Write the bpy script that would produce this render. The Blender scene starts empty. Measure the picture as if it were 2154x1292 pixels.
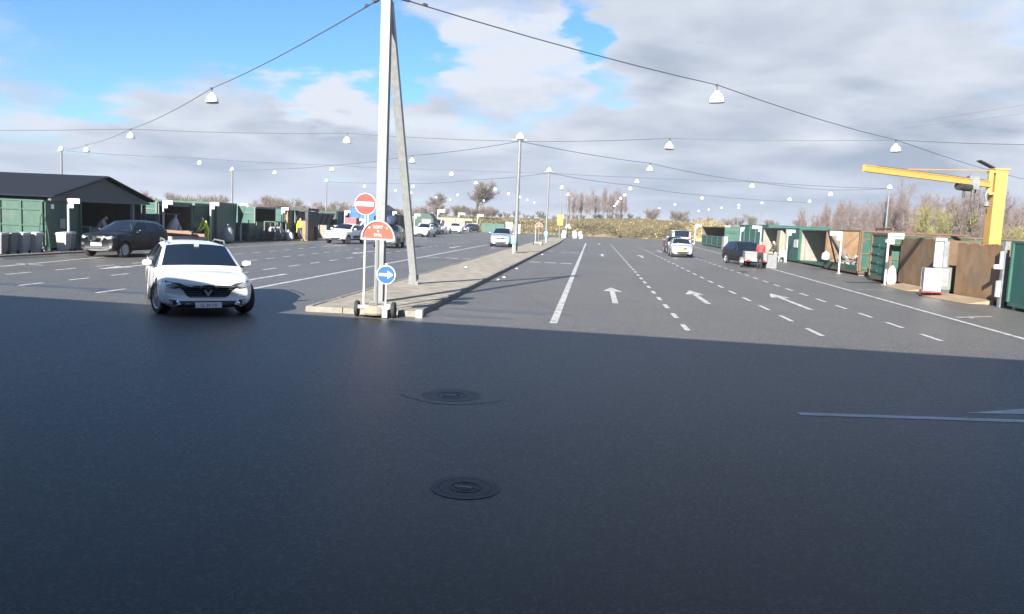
import bpy, bmesh, math, random
from mathutils import Vector, Matrix, Quaternion
from mathutils.bvhtree import BVHTree
from mathutils.geometry import tessellate_polygon
R = math.radians
rnd = random.Random(7)
sc = bpy.context.scene
col = sc.collection

# ------------------------------------------------------------------ camera
cam_d = bpy.data.cameras.new('camera'); cam = bpy.data.objects.new('camera', cam_d); col.objects.link(cam)
cam_d.sensor_width = 36; cam_d.lens = 28.41; cam_d.clip_start = 0.05; cam_d.clip_end = 6000
_fw = Vector((-0.09570, 0.98980, -0.10551)).normalized()
_up = Vector((-0.05356, 0.10073, 0.99347)).normalized()
_rt = _fw.cross(_up).normalized(); _up = _rt.cross(_fw)
mw = Matrix((_rt, _up, -_fw)).transposed().to_4x4(); mw.translation = (0, 0, 2.2)
cam.matrix_world = mw
sc.camera = cam

# ------------------------------------------------------------------ view
sc.view_settings.view_transform = 'Standard'; sc.view_settings.look = 'None'
sc.view_settings.gamma = 1; sc.view_settings.exposure = 1.68
sc.render.film_transparent = False
try:
    sc.cycles.use_denoising = True
    sc.cycles.max_bounces = 6; sc.cycles.diffuse_bounces = 3; sc.cycles.glossy_bounces = 3
    sc.cycles.sample_clamp_indirect = 6
except Exception:
    pass

# ------------------------------------------------------------------ node helper
class NT:
    def __init__(s, nt): s.nt = nt
    def n(s, typ, ins=None, **kw):
        nd = s.nt.nodes.new(typ)
        for k, v in kw.items(): setattr(nd, k, v)
        for k, v in (ins or {}).items():
            sock = nd.inputs[k]
            if hasattr(v, 'is_output') or isinstance(v, bpy.types.NodeSocket): s.nt.links.new(v, sock)
            else: sock.default_value = v
        return nd
    def math(s, op, a, b=0.0, c=None, clamp=False):
        nd = s.n('ShaderNodeMath', {0: a, 1: b}, operation=op, use_clamp=clamp)
        if c is not None:
            if isinstance(c, bpy.types.NodeSocket): s.nt.links.new(c, nd.inputs[2])
            else: nd.inputs[2].default_value = c
        return nd.outputs[0]
    def sstep(s, v, a, b, lo=0.0, hi=1.0):
        return s.n('ShaderNodeMapRange', {'Value': v, 'From Min': a, 'From Max': b, 'To Min': lo, 'To Max': hi}, interpolation_type='SMOOTHSTEP').outputs[0]
    def mix(s, f, a, b, mode='MIX'):
        nd = s.nt.nodes.new('ShaderNodeMix'); nd.data_type = 'RGBA'; nd.blend_type = mode
        for i, v in ((0, f), (6, a), (7, b)):
            if isinstance(v, bpy.types.NodeSocket): s.nt.links.new(v, nd.inputs[i])
            elif i and not hasattr(v, '__len__'): nd.inputs[i].default_value = (v, v, v, 1)
            elif i: nd.inputs[i].default_value = (*v[:3], 1)
            else: nd.inputs[i].default_value = v
        return nd.outputs[2]
    def noise(s, vec, scale, detail=4, rough=.55, dist=0.0):
        return s.n('ShaderNodeTexNoise', {'Vector': vec, 'Scale': scale, 'Detail': detail, 'Roughness': rough, 'Distortion': dist}).outputs[0]

# ------------------------------------------------------------------ world: sky with broken cloud
SUN_EL = R(25.0); SUN_T = Vector((0.2705, 0.9627, 0))           # horizontal travel of the light
world = bpy.data.worlds.new('World'); sc.world = world; world.use_nodes = True
w = NT(world.node_tree); world.node_tree.nodes.clear()
sky = w.n('ShaderNodeTexSky', sky_type='NISHITA', sun_disc=False, sun_elevation=SUN_EL,
          sun_rotation=math.atan2(-SUN_T.x, -SUN_T.y), altitude=10.0, air_density=1.0, dust_density=0.4, ozone_density=2.5)
tc = w.n('ShaderNodeTexCoord'); dirv = tc.outputs['Generated']
sep = w.n('ShaderNodeSeparateXYZ', {0: dirv})
zc = w.math('MAXIMUM', sep.outputs[2], 0.0)
den = w.math('ADD', zc, 0.16)
cx = w.math('DIVIDE', sep.outputs[0], den); cy = w.math('DIVIDE', sep.outputs[1], den)
pv = w.n('ShaderNodeCombineXYZ', {0: cx, 1: cy, 2: 0.0}).outputs[0]
big = w.noise(pv, 0.85, 7, .56, .25)
wisp = w.noise(w.n('ShaderNodeMapping', {'Vector': pv, 'Location': (7.3, 2.1, 0)}).outputs[0], 2.6, 7, .58, .15)
_dn = w.n('ShaderNodeTexNoise', {'Vector': pv, 'Scale': 3.2, 'Detail': 5.0, 'Roughness': .6}).outputs[1]
_dn = w.n('ShaderNodeVectorMath', {0: _dn, 1: (.5,.5,.5)}, operation='SUBTRACT').outputs[0]
dirw = w.n('ShaderNodeVectorMath', {0: w.n('ShaderNodeVectorMath', {0: _dn, 1: (.16,.16,.16)}, operation='MULTIPLY').outputs[0], 1: dirv}, operation='ADD').outputs[0]
dirw = w.n('ShaderNodeVectorMath', {0: dirw}, operation='NORMALIZE').outputs[0]
def blob(d, a0, a1):       # smooth cap round a sky direction: 1 inside, 0 outside (angles in degrees)
    dp = w.n('ShaderNodeVectorMath', {0: dirw, 1: Vector(d).normalized()}, operation='DOT_PRODUCT').outputs['Value']
    return w.sstep(dp, math.cos(R(a1)), math.cos(R(a0)))
cov = w.math('MULTIPLY_ADD', wisp, 0.55, w.math('MULTIPLY', big, 0.95))          # 0.3 .. 1.2, mean about 0.75
for d, a0, a1, k in (((-.46, .87, .195), 2, 11, -.25), ((-.60, .79, .215), 2, 12, -.19), ((-.335, .921, .215), 1, 7, -.26), ((-.245, .953, .20), .5, 4.2, -.26),
                     ((-.029, .972, .232), .2, 2.3, -.27), ((.018, .986, .168), .2, 2.2, -.24), ((-.505, .84, .185), .2, 3.2, .13), ((-.586, .797, .150), .5, 4.5, .17),
                     ((-.353, .926, .132), .5, 3.6, .22), ((-.299, .944, .128), .5, 3.8, .24), ((-.45, .886, .075), 2, 7, .20), ((-.117, .976, .182), 1, 5, .22),
                     ((.20, .955, .20), 6, 17, .30), ((-.01, .985, .24), .3, 3, -.06)):
    cov = w.math('MULTIPLY_ADD', blob(d, a0, a1), k, cov)
lowband = w.sstep(sep.outputs[2], 0.16, 0.07)
cov = w.math('MULTIPLY_ADD', lowband, 0.26, cov)
cov = w.math('MULTIPLY_ADD', w.sstep(sep.outputs[2], .26, .60), -.10, cov)       # clearer overhead
mask = w.sstep(cov, 0.60, 0.95)
# lit and shaded cloud: broad billows plus the thick parts going grey
bill = w.noise(w.n('ShaderNodeMapping', {'Vector': pv, 'Location': (3.1, -4.4, 0)}).outputs[0], 1.5, 6, .52, .3)
thick = w.sstep(cov, 0.90, 1.35)
shade = w.math('ADD', w.math('MULTIPLY', w.sstep(bill, .36, .70), .68), w.math('MULTIPLY', thick, .34))
for d, a0, a1, k in (((-.353, .926, .146), .5, 2.8, -.55), ((-.299, .944, .144), .5, 3.0, -.60), ((-.117, .976, .19), 1, 5, -.40), ((-.05, .977, .205), .5, 4, -.25),
                     ((.042, .972, .233), 1, 5, .28), ((.36, .919, .165), 2, 7, .35), ((.378, .90, .23), 2, 6, -.30), ((.20, .975, .11), 2, 7, -.15)):
    shade = w.math('MULTIPLY_ADD', blob(d, a0, a1), k, shade)
shade = w.math('MINIMUM', w.math('MAXIMUM', shade, 0.0), 1.0)
ccol = w.mix(shade, (4.05, 4.32, 4.82), (2.05, 2.42, 3.08))
hz = w.sstep(sep.outputs[2], 0.11, 0.0)
ccol = w.mix(w.math('MULTIPLY', hz, .55), ccol, (2.15, 2.68, 3.75))
skyc = w.mix(1.0, sky.outputs[0], (.47, .72, .94), 'MULTIPLY')
fin = w.mix(mask, skyc, ccol)
bg = w.n('ShaderNodeBackground', {'Color': fin, 'Strength': 0.061})
wo = w.n('ShaderNodeOutputWorld'); world.node_tree.links.new(bg.outputs[0], wo.inputs[0])

# ------------------------------------------------------------------ sun
sd = bpy.data.lights.new('sun', 'SUN'); so = bpy.data.objects.new('sun', sd); col.objects.link(so)
sd.energy = 5.0; sd.angle = R(.55); sd.color = (1.0, .945, .86)
so.rotation_mode = 'QUATERNION'
so.rotation_quaternion = Vector((SUN_T.x*math.cos(SUN_EL), SUN_T.y*math.cos(SUN_EL), -math.sin(SUN_EL))).to_track_quat('-Z', 'Y')
so.location = (-30, -60, 60)

# ------------------------------------------------------------------ mesh helpers
class MB:
    def __init__(s): s.v = []; s.f = []; s.mi = []; s.cur = 0
    def add(s, vs, fs):
        o = len(s.v); s.v += [tuple(v) for v in vs]
        s.f += [tuple(i+o for i in f) for f in fs]; s.mi += [s.cur]*len(fs); return s
    def box(s, x0, x1, y0, y1, z0, z1):
        return s.add([(x0,y0,z0),(x1,y0,z0),(x1,y1,z0),(x0,y1,z0),(x0,y0,z1),(x1,y0,z1),(x1,y1,z1),(x0,y1,z1)],
                     [(3,2,1,0),(4,5,6,7),(0,1,5,4),(1,2,6,5),(2,3,7,6),(3,0,4,7)])
    def obox(s, c, size, m=None):
        m = m or Matrix(); a, b, d = size[0]/2, size[1]/2, size[2]/2
        vs = [Vector(c) + m @ Vector(p) for p in ((-a,-b,-d),(a,-b,-d),(a,b,-d),(-a,b,-d),(-a,-b,d),(a,-b,d),(a,b,d),(-a,b,d))]
        return s.add(vs, [(3,2,1,0),(4,5,6,7),(0,1,5,4),(1,2,6,5),(2,3,7,6),(3,0,4,7)])
    def bar(s, p0, p1, wx, wy=None, up=(0,0,1)):
        p0, p1 = Vector(p0), Vector(p1); z = (p1-p0); L = z.length; z.normalize()
        x = Vector(up).cross(z)
        if x.length < 1e-4: x = Vector((1,0,0)).cross(z) if abs(z.x) < .9 else Vector((0,1,0)).cross(z)
        x.normalize(); y = z.cross(x)
        return s.obox((p0+p1)/2, (wx, wy or wx, L), Matrix((x,y,z)).transposed())
    def tube(s, pts, rad, n=8, caps=True):
        pts = [Vector(p) for p in pts]; k = len(pts)
        if not hasattr(rad, '__len__'): rad = [rad]*k
        vs = []; prevx = None
        for i, p in enumerate(pts):
            t = (pts[min(i+1,k-1)] - pts[max(i-1,0)])
            if t.length < 1e-9: t = Vector((0,0,1))
            t.normalize()
            if prevx is None:
                a = Vector((0,0,1)) if abs(t.z) < .9 else Vector((1,0,0)); x = a.cross(t).normalized()
            else:
                x = prevx - t*prevx.dot(t)
                x = x.normalized() if x.length > 1e-6 else Vector((1,0,0))
            prevx = x; y = t.cross(x)
            for j in range(n):
                a = 2*math.pi*j/n; vs.append(p + (x*math.cos(a) + y*math.sin(a))*rad[i])
        fs = [(i*n+j, i*n+(j+1)%n, (i+1)*n+(j+1)%n, (i+1)*n+j) for i in range(k-1) for j in range(n)]
        if caps: fs += [tuple(range(n-1,-1,-1)), tuple((k-1)*n+j for j in range(n))]
        return s.add(vs, fs)
    def lathe(s, prof, n=16, m=None):
        m = m or Matrix(); k = len(prof)
        vs = [m @ Vector((r*math.cos(2*math.pi*j/n), r*math.sin(2*math.pi*j/n), z)) for r, z in prof for j in range(n)]
        fs = [(i*n+j, i*n+(j+1)%n, (i+1)*n+(j+1)%n, (i+1)*n+j) for i in range(k-1) for j in range(n)]
        fs += [tuple(range(n-1,-1,-1)), tuple((k-1)*n+j for j in range(n))]
        return s.add(vs, fs)
    def prism(s, poly, fn, d0, d1):          # poly of (u,v); fn(u,v,d) -> point
        n = len(poly)
        vs = [fn(u,v,d0) for u,v in poly] + [fn(u,v,d1) for u,v in poly]
        tri = tessellate_polygon([[Vector((u,v,0)) for u,v in poly]])
        fs = [tuple(t) for t in tri] + [tuple(i+n for i in reversed(t)) for t in tri]
        fs += [(i,(i+1)%n,(i+1)%n+n,i+n) for i in range(n)]
        return s.add(vs, fs)
    def sheet(s, pts, z=None):
        vs = [(p[0],p[1],p[2] if z is None else z) for p in pts]
        tri = tessellate_polygon([[Vector((p[0],p[1],0)) for p in pts]])
        fs = []
        for t in tri:
            a, b, c = (Vector(vs[i]) for i in t)
            fs.append(tuple(t) if (b-a).cross(c-a).z > 0 else tuple(reversed(t)))
        return s.add(vs, fs)
    def mesh(s, name, mats, smooth=None, fix=True):
        me = bpy.data.meshes.new(name); me.from_pydata(s.v, [], s.f)
        mats = mats if isinstance(mats, (list, tuple)) else [mats]
        for m in mats: me.materials.append(m)
        if len(mats) > 1: me.polygons.foreach_set('material_index', s.mi)
        if fix:
            b = bmesh.new(); b.from_mesh(me); bmesh.ops.recalc_face_normals(b, faces=b.faces); b.to_mesh(me); b.free()
        if smooth:
            me.polygons.foreach_set('use_smooth', [True]*len(me.polygons)); me.set_sharp_from_angle(angle=R(smooth))
        me.update(); return me
    def build(s, name, mats, parent=None, smooth=None, fix=True):
        return link(name, s.mesh(name, mats, smooth, fix), parent)
def link(name, me, parent=None):
    o = bpy.data.objects.new(name, me); col.objects.link(o)
    if parent: o.parent = parent
    return o
def tag(o, label=None, cat=None, group=None, kind=None):
    if label: o['label'] = label
    if cat: o['category'] = cat
    if group: o['group'] = group
    if kind: o['kind'] = kind
    return o
def thing(name, label, cat, loc=(0,0,0), rz=0.0, group=None):
    o = bpy.data.objects.new(name, None); col.objects.link(o); o.empty_display_size = .2
    o.location = loc; o.rotation_euler = (0,0,rz)
    return tag(o, label, cat, group)
def dup(root, loc, rz=0.0, label=None, group=None, scale=None):
    def cp(o, par):
        c = o.copy(); col.objects.link(c); c.parent = par
        for ch in list(o.children): cp(ch, c)
        return c
    r = cp(root, None); r.location = loc; r.rotation_euler = (0,0,rz)
    if scale: r.scale = scale if hasattr(scale,'__len__') else (scale,)*3
    if label: r['label'] = label
    if group: r['group'] = group
    return r
def text_mesh(txt, size, mat, align='CENTER', extrude=.003):
    cu = bpy.data.curves.new('t', 'FONT'); cu.body = txt; cu.size = size; cu.align_x = align; cu.align_y = 'CENTER'; cu.extrude = extrude
    o = bpy.data.objects.new('t', cu); col.objects.link(o); bpy.context.view_layer.update()
    me = bpy.data.meshes.new_from_object(o.evaluated_get(bpy.context.evaluated_depsgraph_get()))
    bpy.data.objects.remove(o); bpy.data.curves.remove(cu); me.materials.clear(); me.materials.append(mat); return me

# ------------------------------------------------------------------ materials
def mk(name):
    m = bpy.data.materials.new(name); m.use_nodes = True
    t = NT(m.node_tree); return m, t, m.node_tree.nodes['Principled BSDF'], m.node_tree
def mat(name, c, rough=.6, metal=0.0, var=.12, scale=4.0, stretch=(1,1,1), dirt=None, dirt_amt=.0, bump=0.0, spec=.5, bscale=40):
    m, t, b, nt = mk(name)
    co = t.n('ShaderNodeTexCoord').outputs['Object']
    vec = t.n('ShaderNodeMapping', {'Vector': co, 'Scale': stretch}).outputs[0]
    n1 = t.noise(vec, scale, 5, .6)
    c = tuple(x*(1.0 if name.startswith(('twigs','budding','brush','olive','straw','dry_','green_grass','hi_vis','black','dark_int','tyre')) else .76) * (.86 if name.startswith(('twigs','budding','brush','olive','straw','dry_','green_grass')) else 1) for x in c)
    colr = t.mix(t.sstep(n1, .3, .7), tuple(x*(1-var) for x in c), tuple(min(1, x*(1+var)) for x in c))
    if dirt:
        n2 = t.noise(t.n('ShaderNodeMapping', {'Vector': vec, 'Location': (5,3,1)}).outputs[0], scale*1.7, 6, .65)
        colr = t.mix(t.math('MULTIPLY', t.sstep(n2, .5, .72), dirt_amt), colr, dirt)
    nt.links.new(colr, b.inputs['Base Color'])
    rr = t.sstep(n1, .2, .8, max(0, rough-.08), min(1, rough+.08)); nt.links.new(rr, b.inputs['Roughness'])
    b.inputs['Metallic'].default_value = metal; b.inputs['Specular IOR Level'].default_value = spec
    if bump:
        bn = t.n('ShaderNodeBump', {'Strength': bump, 'Distance': .02, 'Height': t.noise(co, bscale, 3, .6)})
        nt.links.new(bn.outputs[0], b.inputs['Normal'])
    return m
def flat(name, c, rough=.5, metal=0.0, spec=.5, coat=0.0):
    m, t, b, nt = mk(name)
    b.inputs['Base Color'].default_value = (*c, 1); b.inputs['Roughness'].default_value = rough
    b.inputs['Metallic'].default_value = metal; b.inputs['Specular IOR Level'].default_value = spec
    if coat: b.inputs['Coat Weight'].default_value = coat; b.inputs['Coat Roughness'].default_value = .05
    return m
def asphalt():
    m, t, b, nt = mk('asphalt')
    co = t.n('ShaderNodeTexCoord').outputs['Object']
    patch = t.noise(co, .11, 5, .6, .6); mid = t.noise(co, .9, 6, .62, .3)
    streak = t.noise(t.n('ShaderNodeMapping', {'Vector': co, 'Scale': (1.3, .06, 1)}).outputs[0], .8, 5, .6)
    fine = t.noise(co, 42, 3, .85); agg = t.n('ShaderNodeTexVoronoi', {'Vector': co, 'Scale': 40.0}).outputs['Color']
    aggv = t.n('ShaderNodeSeparateColor', {0: agg}).outputs[0]
    c = t.mix(t.sstep(patch, .33, .68), (.101, .096, .091), (.126, .119, .110))
    c = t.mix(t.math('MULTIPLY', t.sstep(mid, .45, .75), .35), c, (.078, .076, .075))
    c = t.mix(t.math('MULTIPLY', t.sstep(streak, .52, .72), .45), c, (.075, .073, .072))
    c = t.mix(t.sstep(fine, .34, .68), t.mix(1.0, c, (.18,.18,.185), 'MULTIPLY'), t.mix(1.0, c, (1.5,1.5,1.46), 'MULTIPLY'))
    c = t.mix(t.math('MULTIPLY', t.sstep(aggv, .74, .93), .62), c, (.21, .203, .193))
    # oil drips, patched trench and hairline cracks
    oil = t.noise(co, 1.9, 2, .5); c = t.mix(t.math('MULTIPLY', t.sstep(oil, .70, .80), .5), c, (.035, .035, .038))
    cr = t.n('ShaderNodeTexVoronoi', {'Vector': t.mix(.06, co, t.n('ShaderNodeTexNoise', {'Vector': co, 'Scale': 1.4, 'Detail': 4.0}).outputs[1], 'LINEAR_LIGHT'), 'Scale': .16}, feature='DISTANCE_TO_EDGE').outputs[0]
    c = t.mix(t.math('MULTIPLY', t.sstep(cr, .0035, .0008), .4), c, (.035, .035, .036))
    nt.links.new(c, b.inputs['Base Color'])
    nt.links.new(t.sstep(fine, .3, .7, .44, .56), b.inputs['Roughness'])
    b.inputs['Specular IOR Level'].default_value = .30
    hgt = t.math('ADD', t.math('MULTIPLY', fine, .6), t.math('MULTIPLY', aggv, .5))
    bn = t.n('ShaderNodeBump', {'Strength': .38, 'Distance': .005, 'Height': hgt}); nt.links.new(bn.outputs[0], b.inputs['Normal'])
    return m
def paintmark(name, c=(.44,.44,.43), wear=.42):
    m, t, b, nt = mk(name)
    co = t.n('ShaderNodeTexCoord').outputs['Object']
    wn = t.noise(co, 3.5, 6, .7); fn = t.noise(co, 45, 3, .7)
    f = t.math('MULTIPLY', t.sstep(t.math('ADD', wn, t.math('MULTIPLY', fn, .5)), .66, .96), wear*2.2, clamp=True)
    nt.links.new(t.mix(f, c, (.11,.11,.11)), b.inputs['Base Color']); b.inputs['Roughness'].default_value = .65
    return m
def ground_mat():
    m, t, b, nt = mk('field_ground')
    co = t.n('ShaderNodeTexCoord').outputs['Object']
    a = t.noise(t.n('ShaderNodeMapping', {'Vector': co, 'Scale': (.35, 1.2, 1)}).outputs[0], .09, 6, .62); d = t.noise(co, .8, 6, .7); e = t.noise(co, 7, 4, .7)
    c = t.mix(t.sstep(a, .28, .52), (.070, .066, .027), (.165, .122, .057))
    c = t.mix(t.math('MULTIPLY', t.sstep(d, .42, .68), .6), c, (.13, .10, .05))
    c = t.mix(t.sstep(e, .3, .7), t.mix(1.0, c, .62, 'MULTIPLY'), t.mix(1.0, c, 1.35, 'MULTIPLY'))
    nt.links.new(c, b.inputs['Base Color']); b.inputs['Roughness'].default_value = .9; b.inputs['Specular IOR Level'].default_value = .15
    bn = t.n('ShaderNodeBump', {'Strength': .8, 'Distance': .25, 'Height': t.noise(co, 1.6, 6, .7)}); nt.links.new(bn.outputs[0], b.inputs['Normal'])
    return m
def rust(name, c1=(.142,.083,.043), c2=(.196,.129,.075), green=None):
    m, t, b, nt = mk(name)
    co = t.n('ShaderNodeTexCoord').outputs['Object']
    st = t.noise(t.n('ShaderNodeMapping', {'Vector': co, 'Scale': (1.2, 1.2, .8)}).outputs[0], 1.3, 7, .68, .6); sp = t.noise(co, .8, 7, .7, .5); fn = t.noise(co, 16, 4, .7)
    c = t.mix(t.sstep(st, .35, .66), c1, c2)
    c = t.mix(t.math('MULTIPLY', t.sstep(sp, .48, .66), .7), c, (.12, .094, .071))
    c = t.mix(t.math('MULTIPLY', t.sstep(fn, .54, .70), .55), c, (.255, .17, .096))
    if green: c = t.mix(t.sstep(sp, .38, .50), c, green)
    nt.links.new(c, b.inputs['Base Color']); b.inputs['Roughness'].default_value = .8; b.inputs['Specular IOR Level'].default_value = .3
    bn = t.n('ShaderNodeBump', {'Strength': .35, 'Distance': .01, 'Height': fn}); nt.links.new(bn.outputs[0], b.inputs['Normal'])
    return m
RU = (.12,.07,.04)
M = dict(
    asphalt=asphalt(), ground=ground_mat(), mark=paintmark('road_paint'), oldmark=paintmark('worn_road_paint', (.60,.58,.55), .18),
    paver=mat('island_paver', (.345,.31,.255), .85, var=.22, scale=2.2, dirt=(.13,.115,.095), dirt_amt=.6, bump=.5, bscale=60),
    kerb=mat('kerb_granite', (.23,.215,.185), .8, var=.2, scale=6, dirt=(.16,.14,.11), dirt_amt=.5, bump=.4),
    concrete=mat('concrete', (.28,.26,.225), .85, var=.16, scale=2, dirt=(.16,.135,.105), dirt_amt=.6, bump=.3),
    cream=mat('pale_concrete', (.29,.27,.21), .85, var=.10, scale=1.2, dirt=(.24,.22,.17), dirt_amt=.4, bump=.3),
    tan=mat('tan_plate', (.31,.235,.15), .85, var=.18, scale=2, dirt=(.22,.17,.11), dirt_amt=.5, bump=.3),
    galv=mat('galvanised_steel', (.20,.212,.218), .5, .12, var=.16, scale=5, stretch=(2,2,.5)),
    galvdark=mat('weathered_steel', (.26,.27,.28), .55, .3, var=.2, scale=4),
    alu=mat('aluminium', (.62,.63,.64), .38, .7, var=.08, scale=8),
    wire=flat('dark_wire', (.06,.065,.07), .5), black=mat('black_rubber', (.022,.022,.024), .8, var=.25, scale=12), blackp=mat('black_plastic', (.03,.03,.032), .5, var=.2),
    lampw=flat('lamp_white', (.86,.87,.88), .4), white=mat('white_paint', (.55,.55,.54), .45, var=.05, scale=3, dirt=(.55,.53,.48), dirt_amt=.3),
    whitep=mat('white_plastic', (.60,.61,.62), .4, var=.05), mint=mat('sign_white_green', (.56,.64,.58), .4, var=.04),
    green=mat('container_green', (.030,.115,.085), .5, var=.16, scale=2, stretch=(1,1,.4), dirt=RU, dirt_amt=.35, bump=.5, bscale=2.5),
    teal=mat('container_teal', (.016,.098,.083), .5, var=.13, scale=2, stretch=(1,1,.4), dirt=(.08,.085,.06), dirt_amt=.35, bump=.5, bscale=2.5),
    pgreen=mat('container_pale_green', (.034,.095,.070), .6, var=.12, scale=2, stretch=(1,1,.4), dirt=(.13,.115,.075), dirt_amt=.4, bump=.5, bscale=2.5),
    ggreen=mat('container_grey_green', (.13,.165,.15), .65, var=.16, scale=2, stretch=(1,1,.4), dirt=RU, dirt_amt=.4),
    dgreen=mat('container_dark_green', (.016,.058,.045), .55, var=.15, scale=2, dirt=(.05,.05,.04), dirt_amt=.3),
    blue=mat('container_blue', (.015,.12,.42), .5, var=.12, scale=2), rust=rust('rusty_steel'), rust2=rust('dark_rusty_steel', (.096,.058,.035), (.127,.08,.05)),
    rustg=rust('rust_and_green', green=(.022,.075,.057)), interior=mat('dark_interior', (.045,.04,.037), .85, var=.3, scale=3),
    roof=mat('roof_felt', (.016,.021,.032), .85, var=.18, scale=1.5, stretch=(1,4,1), spec=.12), gable=mat('grey_cladding', (.12,.13,.14), .7, var=.08),
    yellow=mat('crane_yellow', (.58,.34,.085), .45, var=.07, scale=2, dirt=(.45,.28,.07), dirt_amt=.25), hoist=mat('hoist_grey', (.20,.21,.22), .5, var=.2),
    wood=mat('old_wood', (.30,.20,.12), .8, var=.25, scale=6, stretch=(1,1,5)), redwood=mat('red_brown_timber', (.26,.145,.10), .75, var=.2, scale=6),
    palewood=mat('pale_wood', (.52,.43,.28), .8, var=.2, scale=5), grey=mat('grey_plastic', (.20,.205,.21), .55, var=.12), lgrey=mat('light_grey_plastic', (.36,.37,.38), .5, var=.06),
    red=flat('sign_red', (.50,.022,.02), .4), orange=flat('sign_orange', (.47,.045,.022), .45), blues=flat('sign_blue', (.005,.075,.32), .4), signw=flat('sign_white', (.70,.70,.70), .4),
    cyan=mat('pale_blue_plastic', (.22,.52,.68), .45, var=.08), amber=flat('amber_board', (.60,.25,.02), .5), bag=mat('white_sack', (.56,.57,.58), .6, var=.1, scale=9, bump=.5, bscale=12),
    greybag=mat('grey_sack', (.30,.33,.34), .5, var=.15, scale=7, bump=.5, bscale=12), scrap=mat('scrap_metal', (.40,.40,.40), .5, .4, var=.5, scale=9),
    iron=mat('cast_iron', (.15,.145,.145), .65, .15, var=.3, scale=9, bump=.4), barkd=mat('bark_dark', (.085,.068,.055), .9, var=.25, scale=6), barkb=mat('bark_birch', (.24,.20,.185), .85, var=.45, scale=5, stretch=(1,1,3)),
    twigp=mat('twigs_lilac_brown', (.195,.152,.142), .9, var=.25, scale=1.2), twigb=mat('twigs_brown', (.15,.122,.095), .9, var=.25, scale=1.2), twigo=mat('twigs_olive', (.135,.125,.058), .9, var=.3, scale=1.2),
    twigy=mat('budding_yellow_green', (.21,.20,.07), .9, var=.25, scale=1.2), brush=mat('brushwood', (.13,.105,.06), .95, var=.45, scale=1.5), brusho=mat('olive_cuttings', (.125,.115,.050), .95, var=.4, scale=1.3), straw=mat('straw_cuttings', (.36,.29,.15), .95, var=.3, scale=1.5),
    chrome=flat('chrome', (.75,.76,.78), .12, 1.0), galv_lit=mat('galvanised_steel_lit', (.40,.415,.42), .5, .05, var=.12, scale=5, stretch=(2,2,.5)), wet=flat('damp_asphalt', (.055,.054,.056), .40, 0, .5), glass=flat('car_glass', (.008,.013,.022), .05, 0, .45), lens=flat('headlight_lens', (.42,.45,.48), .08, .35, .9), lensd=flat('headlight_dark', (.10,.11,.12), .08, .3, .9),
    drl=flat('lamp_white_strip', (.86,.87,.88), .2), grille=flat('grille_black', (.010,.010,.011), .3), tail=flat('tail_red', (.35,.012,.012), .15), plate=flat('number_plate', (.80,.80,.79), .4), platey=flat('yellow_plate', (.80,.62,.05), .4), ink=flat('ink', (.02,.02,.02), .6),
    rim=mat('alloy_rim', (.50,.51,.52), .35, .7, var=.1),
)

# ================================================================== ground
def terrain():
    mb = MB(); xs = [-1500,-700,-400,-250] + list(range(-180, 181, 6)) + [250,400,700,1500]
    ys = [-400,-150,-60,0,60,120] + list(range(138, 300, 4)) + [320,360,420,520,700,1000,1600,3000]
    r2 = random.Random(3)
    def h(x, y):
        a = min(1, max(0, (y-156)/42)); a = a*a*(3-2*a)
        side = min(1, max(0, (x+70)/50)); e = .95 + .18*math.sin(x*.045+1.1) + .12*math.sin(x*.13)
        return -.03 + a*(3.3*e + .25*math.sin(y*.09+x*.05))*(.6+.4*side)
    for y in ys:
        for x in xs: mb.v.append((x, y, h(x, y) + (r2.uniform(-.12,.12) if y > 160 and y < 320 else 0)))
    n = len(xs)
    for j in range(len(ys)-1):
        for i in range(n-1): mb.f.append((j*n+i, j*n+i+1, (j+1)*n+i+1, (j+1)*n+i)); mb.mi.append(0)
    o = mb.build('terrain', M['ground'], smooth=60); tag(o, kind='structure'); return h
TH = terrain()
yard = MB().sheet([(-70,-40),(75,-40),(75,60),(40,156),(-3,152),(-60,150),(-70,120)], 0.0).build('asphalt_yard', M['asphalt']); tag(yard, kind='structure')

def lineq(x0, y0, x1, y1, wd, name='edge_line', m='mark', z=.004):
    d = Vector((x1-x0, y1-y0)); n = Vector((-d.y, d.x)).normalized()*wd/2
    MB().add([(x0-n.x,y0-n.y,z),(x1-n.x,y1-n.y,z),(x1+n.x,y1+n.y,z),(x0+n.x,y0+n.y,z)], [(0,1,2,3)]).build(name, M[m], yard)
_dash = None
def dashes(x0, y0, x1, y1, step, L, wd):
    d = Vector((x1-x0, y1-y0)); T = d.length; d.normalize(); me = None; k = 0.0
    me = MB().add([(-wd/2,0,0),(wd/2,0,0),(wd/2,L,0),(-wd/2,L,0)], [(0,1,2,3)]).mesh('lane_dash', M['mark'])
    while k + L <= T:
        o = link('lane_dash', me, yard); o.location = (x0+d.x*k, y0+d.y*k, .004); o.rotation_euler = (0,0,math.atan2(-d.x, d.y)); k += step
def arrow(x, y0, y1, hw=.34, sw=.17, hl=1.7, flip=False, m='mark'):
    L = y1-y0; s = 1
    pts = [(-sw/2,0),(sw/2,0),(sw/2,L-hl),(hw,L-hl-.15),(0,L),(-hw,L-hl-.15),(-sw/2,L-hl)]
    if flip: pts = [(-px, L-py) for px, py in pts]
    MB().sheet([(x+px, y0+py) for px, py in pts], .004).build('lane_arrow', M[m], yard)
lineq(-.78, 17.7, -.86, 96, .17)
dashes(2.15, 17.75, 2.02, 96, 2.38, 1.1, .12)
dashes(5.09, 18.1, 4.95, 92, 2.72, 1.3, .12)
dashes(7.70, 18.4, 7.95, 92, 2.27, 1.15, .12)
lineq(10.05, 19.5, 10.9, 50.5, .15); lineq(10.9, 50.5, 12.0, 77, .15); lineq(12.0, 77, 12.6, 105, .15)
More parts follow.
